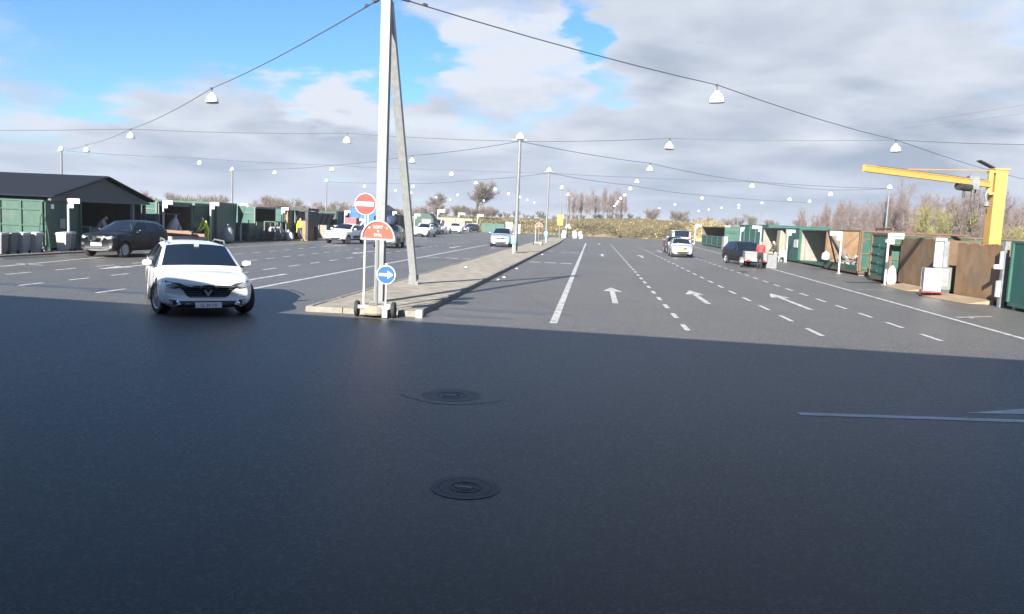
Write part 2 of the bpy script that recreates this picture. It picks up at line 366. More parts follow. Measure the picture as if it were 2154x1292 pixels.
arrow(.72, 23.1, 29.0); arrow(3.52, 24.5, 29.5); arrow(6.45, 24.2, 30.0)
arrow(.70, 57.6, 62.5); arrow(3.60, 58.3, 63.5); arrow(6.2, 74, 79); arrow(.7, 92, 97)
lineq(-9.43, 21.2, -9.42, 72, .16)
dashes(-12.1, 18.7, -12.25, 80, 2.55, 1.25, .12)
dashes(-14.66, 19.4, -15.3, 76, 2.05, .95, .12)
dashes(-17.1, 22.1, -18.0, 76, 2.25, 1.1, .12)
lineq(-19.1, 23.6, -20.6, 36, .13); lineq(-20.6, 36, -20.9, 76, .13)
arrow(-10.72, 22.3, 27.6, flip=True); arrow(-16.45, 25.4, 30.8, flip=True); arrow(-13.4, 44, 49, flip=True); arrow(-10.7, 60, 65, flip=True)
for x in (-8.95, -7.85, -6.75): lineq(x-.42, 44.6, x+.42, 44.55, .42, 'crossing_bar')
for x in (-3.15, -2.3, -1.42): lineq(x-.32, 44.75, x+.32, 44.75, .5, 'crossing_bar')
for x in (-3.1, -2.25, -1.4): lineq(x-.3, 62.4, x+.3, 62.4, .5, 'crossing_bar')
lineq(2.62, 10.05, 9.5, 11.05, .15, 'give_way_line', 'oldmark')
MB().sheet([(4.85,10.72),(9,11.60),(9,12.1),(6.2,11.45)], .004).build('give_way_line', M['oldmark'], yard)
lineq(10.5, 24.3, 11.9, 25.2, .12, 'bay_mark'); lineq(10.9, 24.25, 11.2, 24.95, .12, 'bay_mark'); lineq(11.0, 34.7, 12.6, 35.3, .12, 'bay_mark'); lineq(-19.9, 26.2, -18.7, 25.9, .12, 'bay_mark')

for k, (cx_, cy_, rx_, ry_) in enumerate(((-14.2,19.6,2.2,.35),(-11.6,19.2,1.3,.22),(-1.9,19.6,1.5,.5),(-2.6,18.1,1.0,.3),(12.3,41.5,.5,2.2),(-21.6,29.5,.5,2.4))):
    q_ = random.Random(k+50); MB().sheet([(cx_+rx_*math.cos(a)*q_.uniform(.6,1.1), cy_+ry_*math.sin(a)*q_.uniform(.6,1.1)) for a in [2*math.pi*i/22 for i in range(22)]], .002).build('damp_patch', M['wet'], yard)

# traffic island with kerb stones
isl = MB(); OUT = [(-6.30,17.35),(-3.75,17.45),(-3.70,60),(-3.66,92),(-3.9,118),(-6.2,118),(-6.35,92),(-6.42,60),(-6.45,24)]
isl.prism([(-6.20,17.50),(-3.88,17.60),(-3.84,60),(-3.80,92),(-4.0,117.8),(-6.08,117.8),(-6.22,92),(-6.28,60),(-6.32,24)], lambda u,v,d: (u,v,d), .01, .112)
island = isl.build('traffic_island', M['paver']); tag(island, kind='structure')
def kerb_run(a, b, n, inward):
    a, b = Vector((*a,0)), Vector((*b,0)); d = (b-a)/n; L = d.length; t = d.normalized(); nrm = Vector((-t.y, t.x, 0))*inward
    mb = MB(); hw = .062; Lh = L-.014
    mb.add([(0,0,.0),(Lh,0,.0),(Lh,hw*2,.0),(0,hw*2,.0),(.004,.018,.125),(Lh-.004,.018,.125),(Lh-.004,hw*2,.125),(.004,hw*2,.125)], [(3,2,1,0),(4,5,6,7),(0,1,5,4),(1,2,6,5),(2,3,7,6),(3,0,4,7)])
    me = mb.mesh('kerb_stone', M['kerb'])
    for i in range(n):
        o = link('kerb_stone', me, island); o.location = a + d*i + Vector((0,0,rnd.uniform(-.006,.006)))
        y = nrm; o.matrix_local = Matrix.Translation(o.location) @ Matrix((t, y, Vector((0,0,1)))).transposed().to_4x4()
kerb_run((-6.30,17.36), (-3.76,17.46), 3, 1); kerb_run((-3.75,17.47), (-3.70,60), 42, 1); kerb_run((-3.70,60), (-3.66,92), 30, 1)
kerb_run((-6.42,60), (-6.31,17.5), 42, 1); kerb_run((-6.35,92), (-6.42,60), 30, 1)
MB().box(-3.80,-3.66,17.38,17.56,.0,.16).build('kerb_marker', M['whitep'], island)
for x, y in ((-3.4,29.6),(-3.45,37.2),(-3.4,55),(-5.9,27),(-5.4,34.5),(-3.35,31)):
    o = MB().lathe([(.02,0),(.07,.015),(.06,.05),(.02,.06)], 7).build('litter_scrap', M['whitep']); o.location = (x, y, .113 if -6.3 < x < -3.85 else .003)
    tag(o, 'small pale scrap of litter on the traffic island edge', 'litter', 'litter scraps by the island')

# manholes
def manhole(x, y, r, label, flush):
    t = thing('manhole_cover', label, 'manhole', (x, y, 0))
    MB().lathe([(r-.07,.001),(r-.07,.005),(r,.004),(r,.001)], 40).build('frame_ring', M['iron'], t)
    MB().lathe([(0.001,.001),(0.001,.0045),(r-.074,.0045),(r-.074,.001)], 40).build('lid', M['iron'], t)
    for k in range(2):
        rr = (r-.10)*(.35+.3*k); n = 8+8*k
        for i in range(n):
            a = 2*math.pi*(i+.5*k)/n; o = MB().obox((0,0,.0055), (.055,.022,.005)).build('raised_rib', M['iron'], t)
            o.location = (rr*math.cos(a), rr*math.sin(a), 0); o.rotation_euler = (0,0,a+math.pi/2)
    MB().box(-.09,.05,-.025,.03,.004,.008).build('lifting_slot', M['galvdark'], t)
manhole(-.94, 6.41, .29, 'round cast iron manhole cover nearest the camera, in dark asphalt', 1)
manhole(-1.66, 9.83, .37, 'round manhole cover farther off, sunk in a dark asphalt patch', 0)
MB().sheet([(-2.15+.55*math.cos(a)*1.2+.5, 9.83+.46*math.sin(a)*(1+.12*math.sin(3*a))) for a in [2*math.pi*i/24 for i in range(24)]], .003).build('asphalt_patch', mat('fresh_asphalt', (.098,.096,.098), .5, var=.25, scale=20, bump=.5, bscale=90), yard)

# hall behind the camera: its open front roof casts the big shade, unseen overhang shaped to darken the near ground
hall = thing('unseen_recycling_hall', 'large open fronted hall behind the viewpoint, unseen, shading the foreground', 'building', (0,0,0))
MB().prism([(-70,10.4),(70,2.7),(70,-45),(-70,-45)], lambda u,v,d: (u,v,d), 4.5, 4.75).build('roof', M['interior'], hall)  # unseen roof, low overhang shaped to darken the near ground
MB().box(-70,70,-45.3,-45.02,0,4.49).build('back_wall', M['interior'], hall)
MB().box(-70.3,-70.02,-45,-3,0,4.49).build('side_wall', M['interior'], hall); MB().box(70.02,70.3,-45,-3,0,4.49).build('side_wall', M['interior'], hall)
for x in (-7.2,6.2): MB().box(x-.15,x+.15,-45,6.3-.055*x,0,4.488).build('added_shade_wall', M['interior'], hall)  # unseen walls added to cut sky light and darken the near ground
for x in (-40,-20,20,40): MB().box(x-.2,x+.2,-6.2,-5.8,0,4.495).build('column', M['concrete'], hall)

# ================================================================== poles, wires and lamps
PT = {}
t = thing('mast', 'tall square galvanised mast with a leaning strut on the island tip', 'pole', (-5.09,19.11,.11))
MB().bar((0,0,0), (0,0,7.5), .215, .215, up=(0,1,0)).build('post', M['galv'], t)
MB().bar((-.43,5.72,.12), (.0,.16,7.05), .20, .20, up=(1,0,0)).build('strut', M['galv_lit'], t)  # post's galvanised steel with brighter colour, standing in for light on the leaning face
MB().box(-.60,-.26,5.53,5.93,.0,.03).bar((-.50,5.66,.02),(-.50,5.66,.3),.05,.16).bar((-.36,5.66,.02),(-.36,5.66,.3),.05,.16).build('foot_bracket', M['galv'], t)
MB().box(-.17,.17,-.17,.17,0,.03).build('base_plate', M['galv'], t)
MB().box(-.15,.15,-.15,.15,7.18,7.26).box(-.22,-.13,-.05,.05,7.16,7.28).box(.13,.24,-.05,.05,7.14,7.28).build('wire_clamp', M['galvdark'], t)
TOP1 = Vector((-5.09,19.11,7.33))
lamp_sh = MB().lathe([(.03,.24),(.07,.22),(.10,.16),(.18,.10),(.245,-.02),(.265,-.16),(.262,-.20),(.235,-.19),(.22,-.10),(.05,-.06)], 18).mesh('shade', M['lampw'], smooth=40)
lamp_hk = MB().tube([(0,0,.22),(0,0,.44)], .018, 6).box(-.05,.05,-.03,.03,.38,.47).mesh('hanger', M['wire'])
lamp_ri = MB().lathe([(.268,-.165),(.272,-.175),(.272,-.20),(.266,-.205),(.255,-.20),(.255,-.17)], 18).mesh('rim_band', M['galvdark'])
def lamp(x, y, label, group=None, z=7.0):
    t = thing('hanging_lamp', label, 'lamp', (x, y, z), 0, group)
    t.rotation_euler = (R(rnd.uniform(-5,5)),R(rnd.uniform(-5,5)),rnd.uniform(0,3)); link('shade', lamp_sh, t); link('hanger', lamp_hk, t); link('rim_band', lamp_ri, t); return t
LG = 'small white lamps over the far part of the yard'
FAR = 'small white bell lamp hanging over the far part of the yard'
lamp(-17.02,34.81,'large white bell lamp on the wire left of the mast'); lamp(4.19,30.63,'large white bell lamp on the wire right of the mast')
lamp(-32.53,54.43,'white bell lamp where two wires cross above the left shed'); lamp(-16.38,52.36,'white bell lamp on the level wire just left of the mast')
lamp(4.14,48.91,'white bell lamp on the level wire right of the second pole'); lamp(15.92,46.03,'white bell lamp where two wires cross left of the yellow crane')
lamp(-46.42,70.53,'white bell lamp beside the leftmost lamp pole'); lamp(-42.42,83.98,'white bell lamp above the row of green containers at left')
lamp(-15.85,69.14,'white bell lamp just right of the mast strut'); lamp(4.32,68.34,'white bell lamp nearest of the slanting row over the right lanes')
for x, y in ((-40.36,99.49),(-28.8,87.01),(-15.64,87.37),(-15.8,106.57),(-15.45,124.9),(-27.63,162.26),(4.3,88.34),(4.35,105.55),(4.46,128.03),(4.35,142.92),(4.44,163.07),(4.62,179.99),(4.68,201.1),(15.83,204.5),(15.97,166.6),(16.19,127.03),
             (26.96,216.4),(27.02,198.3),(26.75,177.1),(-15.32,143.25),(-14.81,159.93),(-14.94,178.5),(-14.87,199.0),(-27.58,200.9),(-36.99,187.7),(-36.93,205.6),(-28.75,126.66),(-39.07,135.24),(-37.69,151.25),(16.3,88.08),(27.34,98.87),(27.24,118.49),(26.51,154.85)):
    lamp(x, y, FAR, LG)
def pole(x, y, h, label, r=.105, z0=0, group=None, toplamp=True):
    t = thing('lamp_pole', label, 'pole', (x, y, z0), 0, group)
    MB().tube([(0,0,0),(0,0,h*.45),(0,0,h)], [r*1.15,r,r*.8], 10).build('post', M['galv'], t, smooth=40)
    MB().bar((-.5,0,h-.12),(.5,0,h-.12),.06).build('crossarm', M['galvdark'], t)
    if toplamp: o = link('lamp_head', lamp_sh, t); o.location = (0,0,h+.12)
    return t
pole(-5.2,54.3,7.6,'round lamp pole on the island beside the pale blue post',.13,.11); pole(-5.1,87.3,7.6,'lamp pole on the island behind the second sign trolley',.12,.11); pole(-5.2,124.6,7.6,'lamp pole at the far end of the island by the orange board',.11)
pole(-5.2,154,7.6,'far lamp pole between the orange board and the brush pile',.11); pole(-5.6,190,6.6,'farthest thin lamp pole standing on the grassy bank',.12, 1.6, toplamp=False)
pole(-56,80.8,7.6,'lamp pole rising behind the dark shed roof at left',.13); pole(-50.1,108.5,7.6,'lamp pole behind the green containers left of the mast',.14); pole(-45.5,134.6,7.6,'lamp pole left of the no entry sign, far off',.13); pole(-43.5,190,7.8,'lamp pole far off above the concrete block wall',.12)
pole(31.7,92.4,7.6,'lamp pole in front of the birch wood left of the crane',.12); pole(35.9,141.8,7.6,'lamp pole behind the half open container at right',.12); pole(31.3,158,7.6,'lamp pole behind the grey walled container bay',.12); pole(34.3,200,7.6,'far lamp pole behind the green containers at right',.12)
pole(41.2,77.9,7.6,'lamp pole at the far right, behind the crane',.12); pole(-68,62,7.6,'lamp pole beyond the left edge of the view',.12)
def wire(pts, label, r=.014, sag=.12, grp=None):
    out = []
    for i in range(len(pts)-1):
        a, b = Vector(pts[i]), Vector(pts[i+1]); s = sag*(b-a).length/18
        for k in range(6): f = k/6; q = a.lerp(b, f); q.z -= s*4*f*(1-f); out.append(q)
    out.append(Vector(pts[-1]))
    tag(MB().tube(out, r, 5).build('overhead_wire', M['wire'], smooth=60), label, 'wire', grp)
Z = 7.44
wire([TOP1,(-17.02,34.81,Z),(-32.53,54.43,Z),(-46.42,70.53,Z),(-56,80.8,7.5)], 'overhead wire sloping from the mast top down to the left', .016)
wire([TOP1,(4.19,30.63,Z),(15.92,46.03,Z),(41.2,77.9,7.5)], 'overhead wire sloping from the mast top down to the right', .016)
wire([(-68,62,7.5),(-32.53,54.43,Z),(-16.38,52.36,Z),(-5.2,54.3,7.5)], 'level overhead wire from the second pole to the left edge', .018)
wire([(-5.2,54.3,7.5),(4.14,48.91,Z),(15.92,46.03,Z),(24,46.5,7.5),(45,49,7.6)], 'level overhead wire from the second pole to the right edge', .018)
wire([(-5.2,54.3,7.5),(4.32,68.34,Z),(16.3,88.08,Z),(27.34,98.87,Z),(31.7,92.4,7.5)], 'overhead wire slanting away right from the second pole', .02)
wire([(-5.2,54.3,7.5),(-15.85,69.14,Z),(-28.8,87.01,Z),(-40.36,99.49,Z),(-50.1,108.5,7.5)], 'overhead wire slanting away left from the second pole', .02)
wire([(-56,80.8,7.5),(-42.42,83.98,Z),(-28.8,87.01,Z),(-15.64,87.37,Z),(-5.1,87.3,7.5)], 'overhead wire from the leftmost lamp pole to the third pole', .022)
wire([(-5.1,87.3,7.5),(4.3,88.34,Z),(16.3,88.08,Z),(31.7,92.4,7.5)], 'overhead wire from the third pole to the pole by the birches', .022)
wire([(-5.1,87.3,7.5),(4.35,105.55,Z),(16.19,127.03,Z),(35.9,141.8,7.5)], 'overhead wire slanting away right from the third pole', .024)
wire([(-5.1,87.3,7.5),(-15.8,106.57,Z),(-28.75,126.66,Z),(-45.5,134.6,7.5)], 'overhead wire slanting away left from the third pole', .024)
for a, b, lb in (((33.3,82.3,14.0),(30.6,53.1,11.6),'upper'),((33.2,82.5,13.4),(30.7,53.2,10.9),'middle'),((40.2,79.7,12.3),(34.7,60.2,9.4),'lowest')):
    a, b = Vector(a), Vector(b); d = b-a; wire([a-d*.6, b, b+d*.8], lb+' of the three faint power lines in the sky at right', .006, .02)
for x, y in ((-5.09,19.11),):
    for d in (Vector((-17.02,34.81,Z))-TOP1, Vector((4.19,30.63,Z))-TOP1):
        q = TOP1 + d*.035
        o = MB().bar(q-d.normalized()*.14, q+d.normalized()*.14, .07).bar(q+d.normalized()*.55, q+d.normalized()*.68, .06).build('wire_tensioner', M['wire'])
        tag(o, 'dark tensioner on the wire close to the mast top, '+('left' if d.x < 0 else 'right')+' side', 'tensioner')

# ================================================================== signs on the island
def disc(t, r, z, y, m, name, th=.02, x=0, n=36):
    MB().prism([(r*math.cos(2*math.pi*k/n), r*math.sin(2*math.pi*k/n)) for k in range(n)], lambda u,v,d: (x+u, y+d, z+v), -th/2, th/2).build(name, m, t)
def put_text(t, txt, size, loc, m, name='lettering', rx=90, rz=0, sx=1):
    o = link(name, text_mesh(txt, size, m), t); o.location = loc; o.rotation_euler = (R(rx),0,R(rz)); o.scale = (sx,1,1); return o
def trolley(loc, rz, label, full=True, sgn=True):
    t = thing('sign_trolley', label, 'sign', loc, rz)
    MB().box(-.30,.26,-.16,.16,.06,.20).lathe([(.24,.06),(.27,.10),(.27,.24),(.22,.27)], 20).build('ballast_block', M['cream'], t)
    MB().box(-.34,.34,-.20,-.16,.20,.27).box(-.34,.34,.16,.20,.20,.27).box(.19,.30,-.21,-.17,.02,.20).build('chassis', M['white'], t)
    for s in (-1,1):
        wo = MB().lathe([(.10,-.035),(.165,-.035),(.175,-.015),(.175,.015),(.165,.035),(.10,.035)], 20).build('wheel', M['black'], t, smooth=40)
        wo.location = (s*.40,0,.176); wo.rotation_euler = (0,R(90),0)
        MB().lathe([(.001,-.02),(.10,-.03),(.10,.03),(.001,.02)], 14).build('hub', M['galvdark'], wo)
    MB().tube([(-.26,0,.24),(-.26,0,1.72)], .026, 8).build('post', M['white'], t, smooth=40)
    MB().tube([(.02,0,.24),(.02,0,1.68)], .03, 8).build('post', M['galv'], t, smooth=40)
    arc = [(.375*math.cos(math.pi*k/20), .43*math.sin(math.pi*k/20)) for k in range(21)]
    inn = [(.335*math.cos(math.pi*k/20), .035+.36*math.sin(math.pi*k/20)) for k in range(21)]
    F = lambda u,v,d: (.02+u, d, 1.67+v)
    MB().prism(arc + inn[::-1][0:0] + [], F, -.012, .012).build('sign_back', M['orange'], t)
    mb = MB()
    for k in range(20):
        a, b, c, d = arc[k], arc[k+1], inn[k+1], inn[k]; mb.prism([a,b,c,d], F, -.04, -.0125)
    mb.prism([(-.375,0),(.375,0),(.335,.035),(-.335,.035)], F, -.0405, -.0125); mb.build('sign_frame', M['lgrey'], t)
    put_text(t, 'SORT', .082, (.02,-.018,1.945), M['signw']); put_text(t, '&', .06, (.02,-.018,1.86), M['signw']); put_text(t, 'SMIL', .082, (.02,-.018,1.775), M['signw'], sx=1.15)
    for s in (-1,1): MB().lathe([(.001,0),(.018,0),(.018,.008),(.001,.010)], 10, Matrix.Translation((.02+s*.19,-.012,1.93)) @ Matrix.Rotation(R(90),4,'X')).build('bolt', M['signw'], t)
    return t
t = trolley((-4.63,17.08,0), R(3), 'wheeled sign trolley with half round orange board and white lettering, in front of the mast')
n = thing('no_entry_sign', 'round red no entry sign with white bar, beside the mast', 'sign', (-4.91,17.13,0), R(2))
MB().tube([(0,0,.26),(0,0,2.64)], .022, 8).build('post', M['white'], n, smooth=40)
disc(n,.232,2.43,-.04,M['signw'],'rim',.012); disc(n,.22,2.43,-.05,M['red'],'disc',.012); MB().box(-.185,.185,-.064,-.0575,2.385,2.475).build('white_bar', M['signw'], n)
n = thing('arrow_sign', 'round blue sign with white arrow pointing right, low on the trolley', 'sign', (-4.39,17.02,0), R(2))
MB().tube([(0,0,.24),(0,0,.92)], .022, 8).build('post', M['white'], n, smooth=40)
disc(n,.205,.94,-.035,M['signw'],'rim',.012); disc(n,.188,.94,-.045,M['blues'],'disc',.012)
MB().prism([(-.15,-.028),(.04,-.028),(.04,-.085),(.155,0),(.04,.085),(.04,.028),(-.15,.028)], lambda u,v,d: (u,-.055+d,.94+v), -.003, .003).build('arrow', M['signw'], n)
MB().tube([(0,-.03,1.12),(0,-.03,1.18)], .03, 8).build('cap', M['signw'], n)
trolley((-5.1,75,.11), R(2), 'second half round sign trolley, farther along the island')
def bluepost(x, y, label):
    t = thing('info_post', label, 'sign', (x,y,.11))
    MB().tube([(0,0,0),(0,0,.62)], .075, 12).build('post', M['whitep'], t, smooth=40)
    MB().lathe([(.10,.60),(.19,.62),(.20,.78),(.20,1.10),(.17,1.16),(.08,1.17)], 18).build('bin', M['cyan'], t, smooth=40)
    MB().lathe([(.205,1.04),(.212,1.06),(.212,1.13),(.19,1.14)], 18).build('rim', M['whitep'], t, smooth=40)
bluepost(-5.22,53.2,'white post with pale blue bin on the island by the second pole'); bluepost(-5.02,86.2,'white post with pale blue bin farther along the island')
t = thing('notice_board', 'orange yellow board on a pole at the far end of the island', 'sign', (-4.95,118.2,.0))
MB().tube([(0,0,0),(0,0,3.4)], .07, 8).build('post', M['galv'], t, smooth=40); MB().box(-.42,.42,-.12,-.07,1.9,3.4).build('board', M['amber'], t)
for k in range(2):
    for j in range(2): MB().box(-.3+.34*j,-.04+.34*j,-.135,-.121,2.1+.6*k,2.5+.6*k).build('panel', M['yellow'], t)
t = thing('traffic_cone_sign', 'small white and orange triangular sign on a stand beside the far pole', 'sign', (-4.1,128.5,0))
MB().tube([(0,0,0),(0,0,1.6)], .05, 8).build('post', M['galv'], t); MB().prism([(-.5,0),(.5,0),(0,.85)], lambda u,v,d: (u,-.07+d,1.5+v), -.02, .02).build('board', M['signw'], t)
for k, (x, y, rx) in enumerate(((-4.6,124,.3),(-2.9,128,-.5),(-1.9,127,-.9))):
    o = MB().obox((0,0,.55), (.55,.08,1.1)).build('leaning_board', M['signw']); o.location = (x,y,.02); o.rotation_euler = (R(-12),R(25*rx),R(20*rx))
    tag(o, ['white board leaning against the far pole','white board lying aslant in front of the brush pile','small white board end, rightmost at the foot of the brush'][k], 'board')

# ================================================================== containers
_ribc = {}
def rib(t, m, p, size, name='rib'):
    key = (m.name,) + tuple(round(s,3) for s in size)
    if key not in _ribc: _ribc[key] = MB().obox((0,0,0), size).mesh(name, m)
    o = link(name, _ribc[key], t); o.location = p; return o
def container(name, label, cat, x0, x1, y0, y1, h, m, inner=None, z0=.12, front='+x', open_z=None, ribs=True, nribx=4, nriby=4, lid=True, skirt=True, group=None, trim=None):
    """box container between x0..x1, y0..y1; open_z=(za,zb) leaves the front open between these heights; front '+x' or '-x'"""
    t = thing(name, label, cat, (x0, y0, 0), 0, group); W, D = x1-x0, y1-y0; th = .06; mm = M[m]; mi = M[inner or 'interior']; tr = M[trim or m]
    MB().box(0,W,0,D,z0,z0+.12).build('floor', tr, t)
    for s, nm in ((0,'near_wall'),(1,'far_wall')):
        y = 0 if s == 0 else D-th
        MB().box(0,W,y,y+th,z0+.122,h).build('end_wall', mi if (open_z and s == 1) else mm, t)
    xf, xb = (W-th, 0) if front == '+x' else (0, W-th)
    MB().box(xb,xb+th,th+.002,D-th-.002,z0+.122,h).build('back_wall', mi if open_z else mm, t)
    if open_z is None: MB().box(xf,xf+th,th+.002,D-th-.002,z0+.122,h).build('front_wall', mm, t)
    else:
        za, zb = open_z
        if za > z0+.2: MB().box(xf,xf+th,th+.002,D-th-.002,z0+.122,za).build('front_wall', mm, t)
        if zb < h-.05: MB().box(xf,xf+th,th+.002,D-th-.002,zb,h).build('header', tr, t)
    if lid: MB().box(-.03,W+.03,-.03,D+.03,h+.002,h+.07).build('roof', tr, t)
    else:
        MB().box(-.05,W+.05,-.05,.07,h+.002,h+.09).build('top_rail', tr, t); MB().box(-.05,W+.05,D-.07,D+.05,h+.002,h+.09).build('top_rail', tr, t)
        MB().box(-.05,.07,.072,D-.072,h+.002,h+.088).build('top_rail', tr, t); MB().box(W-.07,W+.05,.072,D-.072,h+.002,h+.088).build('top_rail', tr, t)
    if ribs:
        H = h-z0-.14
        for k in range(nribx): rib(t, tr, (.06+(W-.12)*k/(nribx-1), -.037, z0+.14+H/2), (.11,.07,H))
        for k in range(3): rib(t, tr, (W/2, -.022, z0+.3+(H-.3)*k/2.3), (W-.1,.04,.07), 'cross_rib')
        if open_z is None or open_z[0] > 1:
            hh = H if open_z is None else open_z[0]-z0-.14
            for k in range(nriby):
                xx = W+.037 if front == '+x' else -.037
                rib(t, tr, (xx, .08+(D-.16)*k/(nriby-1), z0+.14+hh/2), (.07,.10,hh))
        else:
            for yy in (.06, D-.06):
                rib(t, tr, ((W+.02) if front == '+x' else -.02, yy, z0+.12+H/2), (.10,.11,H), 'corner_post')
    if skirt:
        for yy in (.25, D-.25): MB().box(.1,W-.1,yy-.09,yy+.09,.0,z0-.002).build('skid', M['galvdark'], t)
    return t
def flagpost(x, y, h, label, d=1, w=.52, hh=.20, wire=False):
    t = thing('flag_sign_post', label, 'sign', (x, y, 0))
    MB().box(-.04,.04,-.035,.035,0,h).build('post', M['whitep'], t); MB().box(-.14,.14,-.12,.12,0,.03).build('base', M['concrete'], t)
    a, b = (.042, .042+w) if d > 0 else (-.042-w, -.042)
    MB().box(a,b,-.035,.0,h-hh,h+.02).build('flag_board', M['mint'], t)
    MB().box(a if d > 0 else b-.22, a+.22 if d > 0 else b, -.033,.002,h-hh*2.05,h-hh-.003).build('number_board', M['mint'], t)
    MB().box(a+.06,b-.08,-.038,-.0355,h-hh*.62,h-hh*.45).build('text_line', M['pgreen'], t)
    return t

# -------- left: shed made of a roof between containers
t = thing('drop_off_shed', 'open shed with dark felt gable roof spanning the lit green container at left', 'shed', (-24.0,37.75,0))
zE, zA, y0, y1, xl = 2.42, 3.44, -4.12, 4.12, -8.6
MB().add([(.25,y0,zE-.05),(xl,y0,zE-.05),(xl+2.2,0,zA),(.25,0,zA),(.25,y0,zE+.03),(xl,y0,zE+.03),(xl+2.2,0,zA+.09),(.25,0,zA+.09)], [(3,2,1,0),(4,5,6,7),(0,1,5,4),(1,2,6,5),(2,3,7,6),(3,0,4,7)]).build('roof_slope', M['roof'], t)
MB().add([(.25,y1,zE-.05),(xl,y1,zE-.05),(xl+2.2,.002,zA),(.25,.002,zA),(.25,y1,zE+.03),(xl,y1,zE+.03),(xl+2.2,.002,zA+.09),(.25,.002,zA+.09)], [(0,1,2,3),(7,6,5,4),(4,5,1,0),(5,6,2,1),(6,7,3,2),(7,4,0,3)]).build('roof_slope', M['roof'], t)
MB().add([(xl-.002,y0,zE-.05),(xl-.002,y1,zE-.05),(xl+2.19,0,zA),(xl-.002,y0,zE+.03),(xl-.002,y1,zE+.03),(xl+2.19,0,zA+.09)], [(0,2,1),(3,4,5),(0,1,4,3),(1,2,5,4),(2,0,3,5)]).build('roof_hip', M['roof'], t)
MB().prism([(y0+.2,zE-.08),(y1-.2,zE-.08),(0,zA-.06)], lambda u,v,d: (d,u,v), 0, .06).build('gable_panel', M['gable'], t)
MB().box(-.05,.10,y0+.12,y1-.1,zE-.20,zE-.082).build('front_beam', M['gable'], t)
for a, b in ((y0,zE),(y1,zE)): MB().bar((.27,a,b), (.27,0,zA+.04), .05, .16, up=(1,0,0)).build('barge_board', M['roof'], t)
MB().box(xl+.3,-.02,-.0+y0+.3,y0+.36,zE-.25,zE-.06).build('side_beam', M['roof'], t)
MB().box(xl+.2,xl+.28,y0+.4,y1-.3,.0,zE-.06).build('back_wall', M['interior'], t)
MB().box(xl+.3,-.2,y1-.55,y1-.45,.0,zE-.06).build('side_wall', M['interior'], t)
MB().box(-.12,.04,2.5,2.62,.0,zE-.21).build('post', M['galvdark'], t); MB().box(-.12,.04,y1-.5,y1-.4,.0,zE-.21).build('post', M['interior'], t)
container('storage_container', 'lit pale green ribbed container under the left shed roof, bins in front', 'container', -31, -23.98, 33.35, 35.95, 2.16, 'pgreen', nribx=8, nriby=2)
o = tag(MB().box(-.02,.0,-.18,.18,0,.42).box(-.021,.006,-.1,.1,.1,.32).build('notice_plate', M['lgrey']), 'small grey notice plate on the dark end of the shed container', 'sign'); o.location = (-23.95,34.6,1.0)
o = tag(MB().box(-.03,.0,-.09,.09,0,.2).build('wall_lamp', M['lampw']), 'small pale lamp high on the dark end of the shed container', 'lamp'); o.location = (-23.94,33.9,1.86)
def bin2(x, y, rz, body, lid, label, h=1.05):
    t = thing('wheelie_bin', label, 'bin', (x, y, .0), rz); t.scale = (.78,.78,.82)
    MB().add([(-.22,-.26,.06),(.22,-.26,.06),(.22,.24,.06),(-.22,.24,.06),(-.28,-.33,h*.92),(.28,-.33,h*.92),(.28,.34,h*.92),(-.28,.34,h*.92)], [(3,2,1,0),(4,5,6,7),(0,1,5,4),(1,2,6,5),(2,3,7,6),(3,0,4,7)]).build('body', M[body], t)
    MB().add([(-.30,-.36,h*.92),(.30,-.36,h*.92),(.30,.40,h*.92),(-.30,.40,h*.92),(-.27,-.31,h),(.27,-.31,h),(.27,.36,h+.03),(-.27,.36,h+.03)], [(3,2,1,0),(4,5,6,7),(0,1,5,4),(1,2,6,5),(2,3,7,6),(3,0,4,7)]).build('lid', M[lid], t)
    for s in (-1,1):
        wl = MB().lathe([(.02,-.025),(.10,-.025),(.10,.025),(.02,.025)], 14).build('wheel', M['black'], t); wl.location = (s*.24,.26,.10); wl.rotation_euler = (0,R(90),0)
    MB().tube([(-.2,.42,h*.93),(.2,.42,h*.93)], .018, 6).build('handle', M['blackp'], t)
bin2(-23.3,29.8,.15,'grey','lgrey','grey wheelie bin at the far left edge of the view'); bin2(-23.35,30.45,.1,'grey','grey','second grey wheelie bin from the left edge')
bin2(-23.3,31.05,.08,'lgrey','whitep','pale wheelie bin left of its twin, before the green container'); bin2(-23.25,31.75,.1,'lgrey','whitep','pale wheelie bin with dark side, nearest the green hand truck')
bin2(-22.95,33.2,.15,'lgrey','whitep','lone white wheelie bin beside the shed sign post'); bin2(-23.2,33.85,.1,'grey','lgrey','dark grey bin tucked behind the shed sign post')
bin2(-24.2,29.0,.1,'grey','blackp','dark round topped bin against the container, cut by the frame'),
t = thing('hand_truck', 'pale green upright hand truck leaning beside the white bins', 'hand truck', (-23.35,32.55,0), R(70))
for s in (-1,1): MB().tube([(s*.22,0,.05),(s*.20,.08,.8),(s*.10,.16,1.5),(0,.18,1.62)], .024, 6).build('side_rail', M['pgreen'], t)
for k in range(4): MB().tube([(-.2+.02*k,.03+.035*k,.25+.32*k),(.2-.02*k,.03+.035*k,.25+.32*k)], .018, 6).build('rung', M['pgreen'], t)
MB().box(-.24,.24,-.28,.02,.02,.045).build('toe_plate', M['galvdark'], t)
for s in (-1,1):
    wl = MB().lathe([(.02,-.03),(.13,-.03),(.13,.03),(.02,.03)], 14).build('wheel', M['black'], t); wl.location = (s*.28,.10,.13); wl.rotation_euler = (0,R(90),0)
t = thing('kerb_strip', 'low concrete kerb strip along the bins at left', 'kerb', (-22.4,27,0))
MB().box(-.12,.12,-3,7.2,0,.07).build('strip', M['concrete'], t)
flagpost(-23.49,34.33,2.34,'white flag sign post in front of the shed opening')
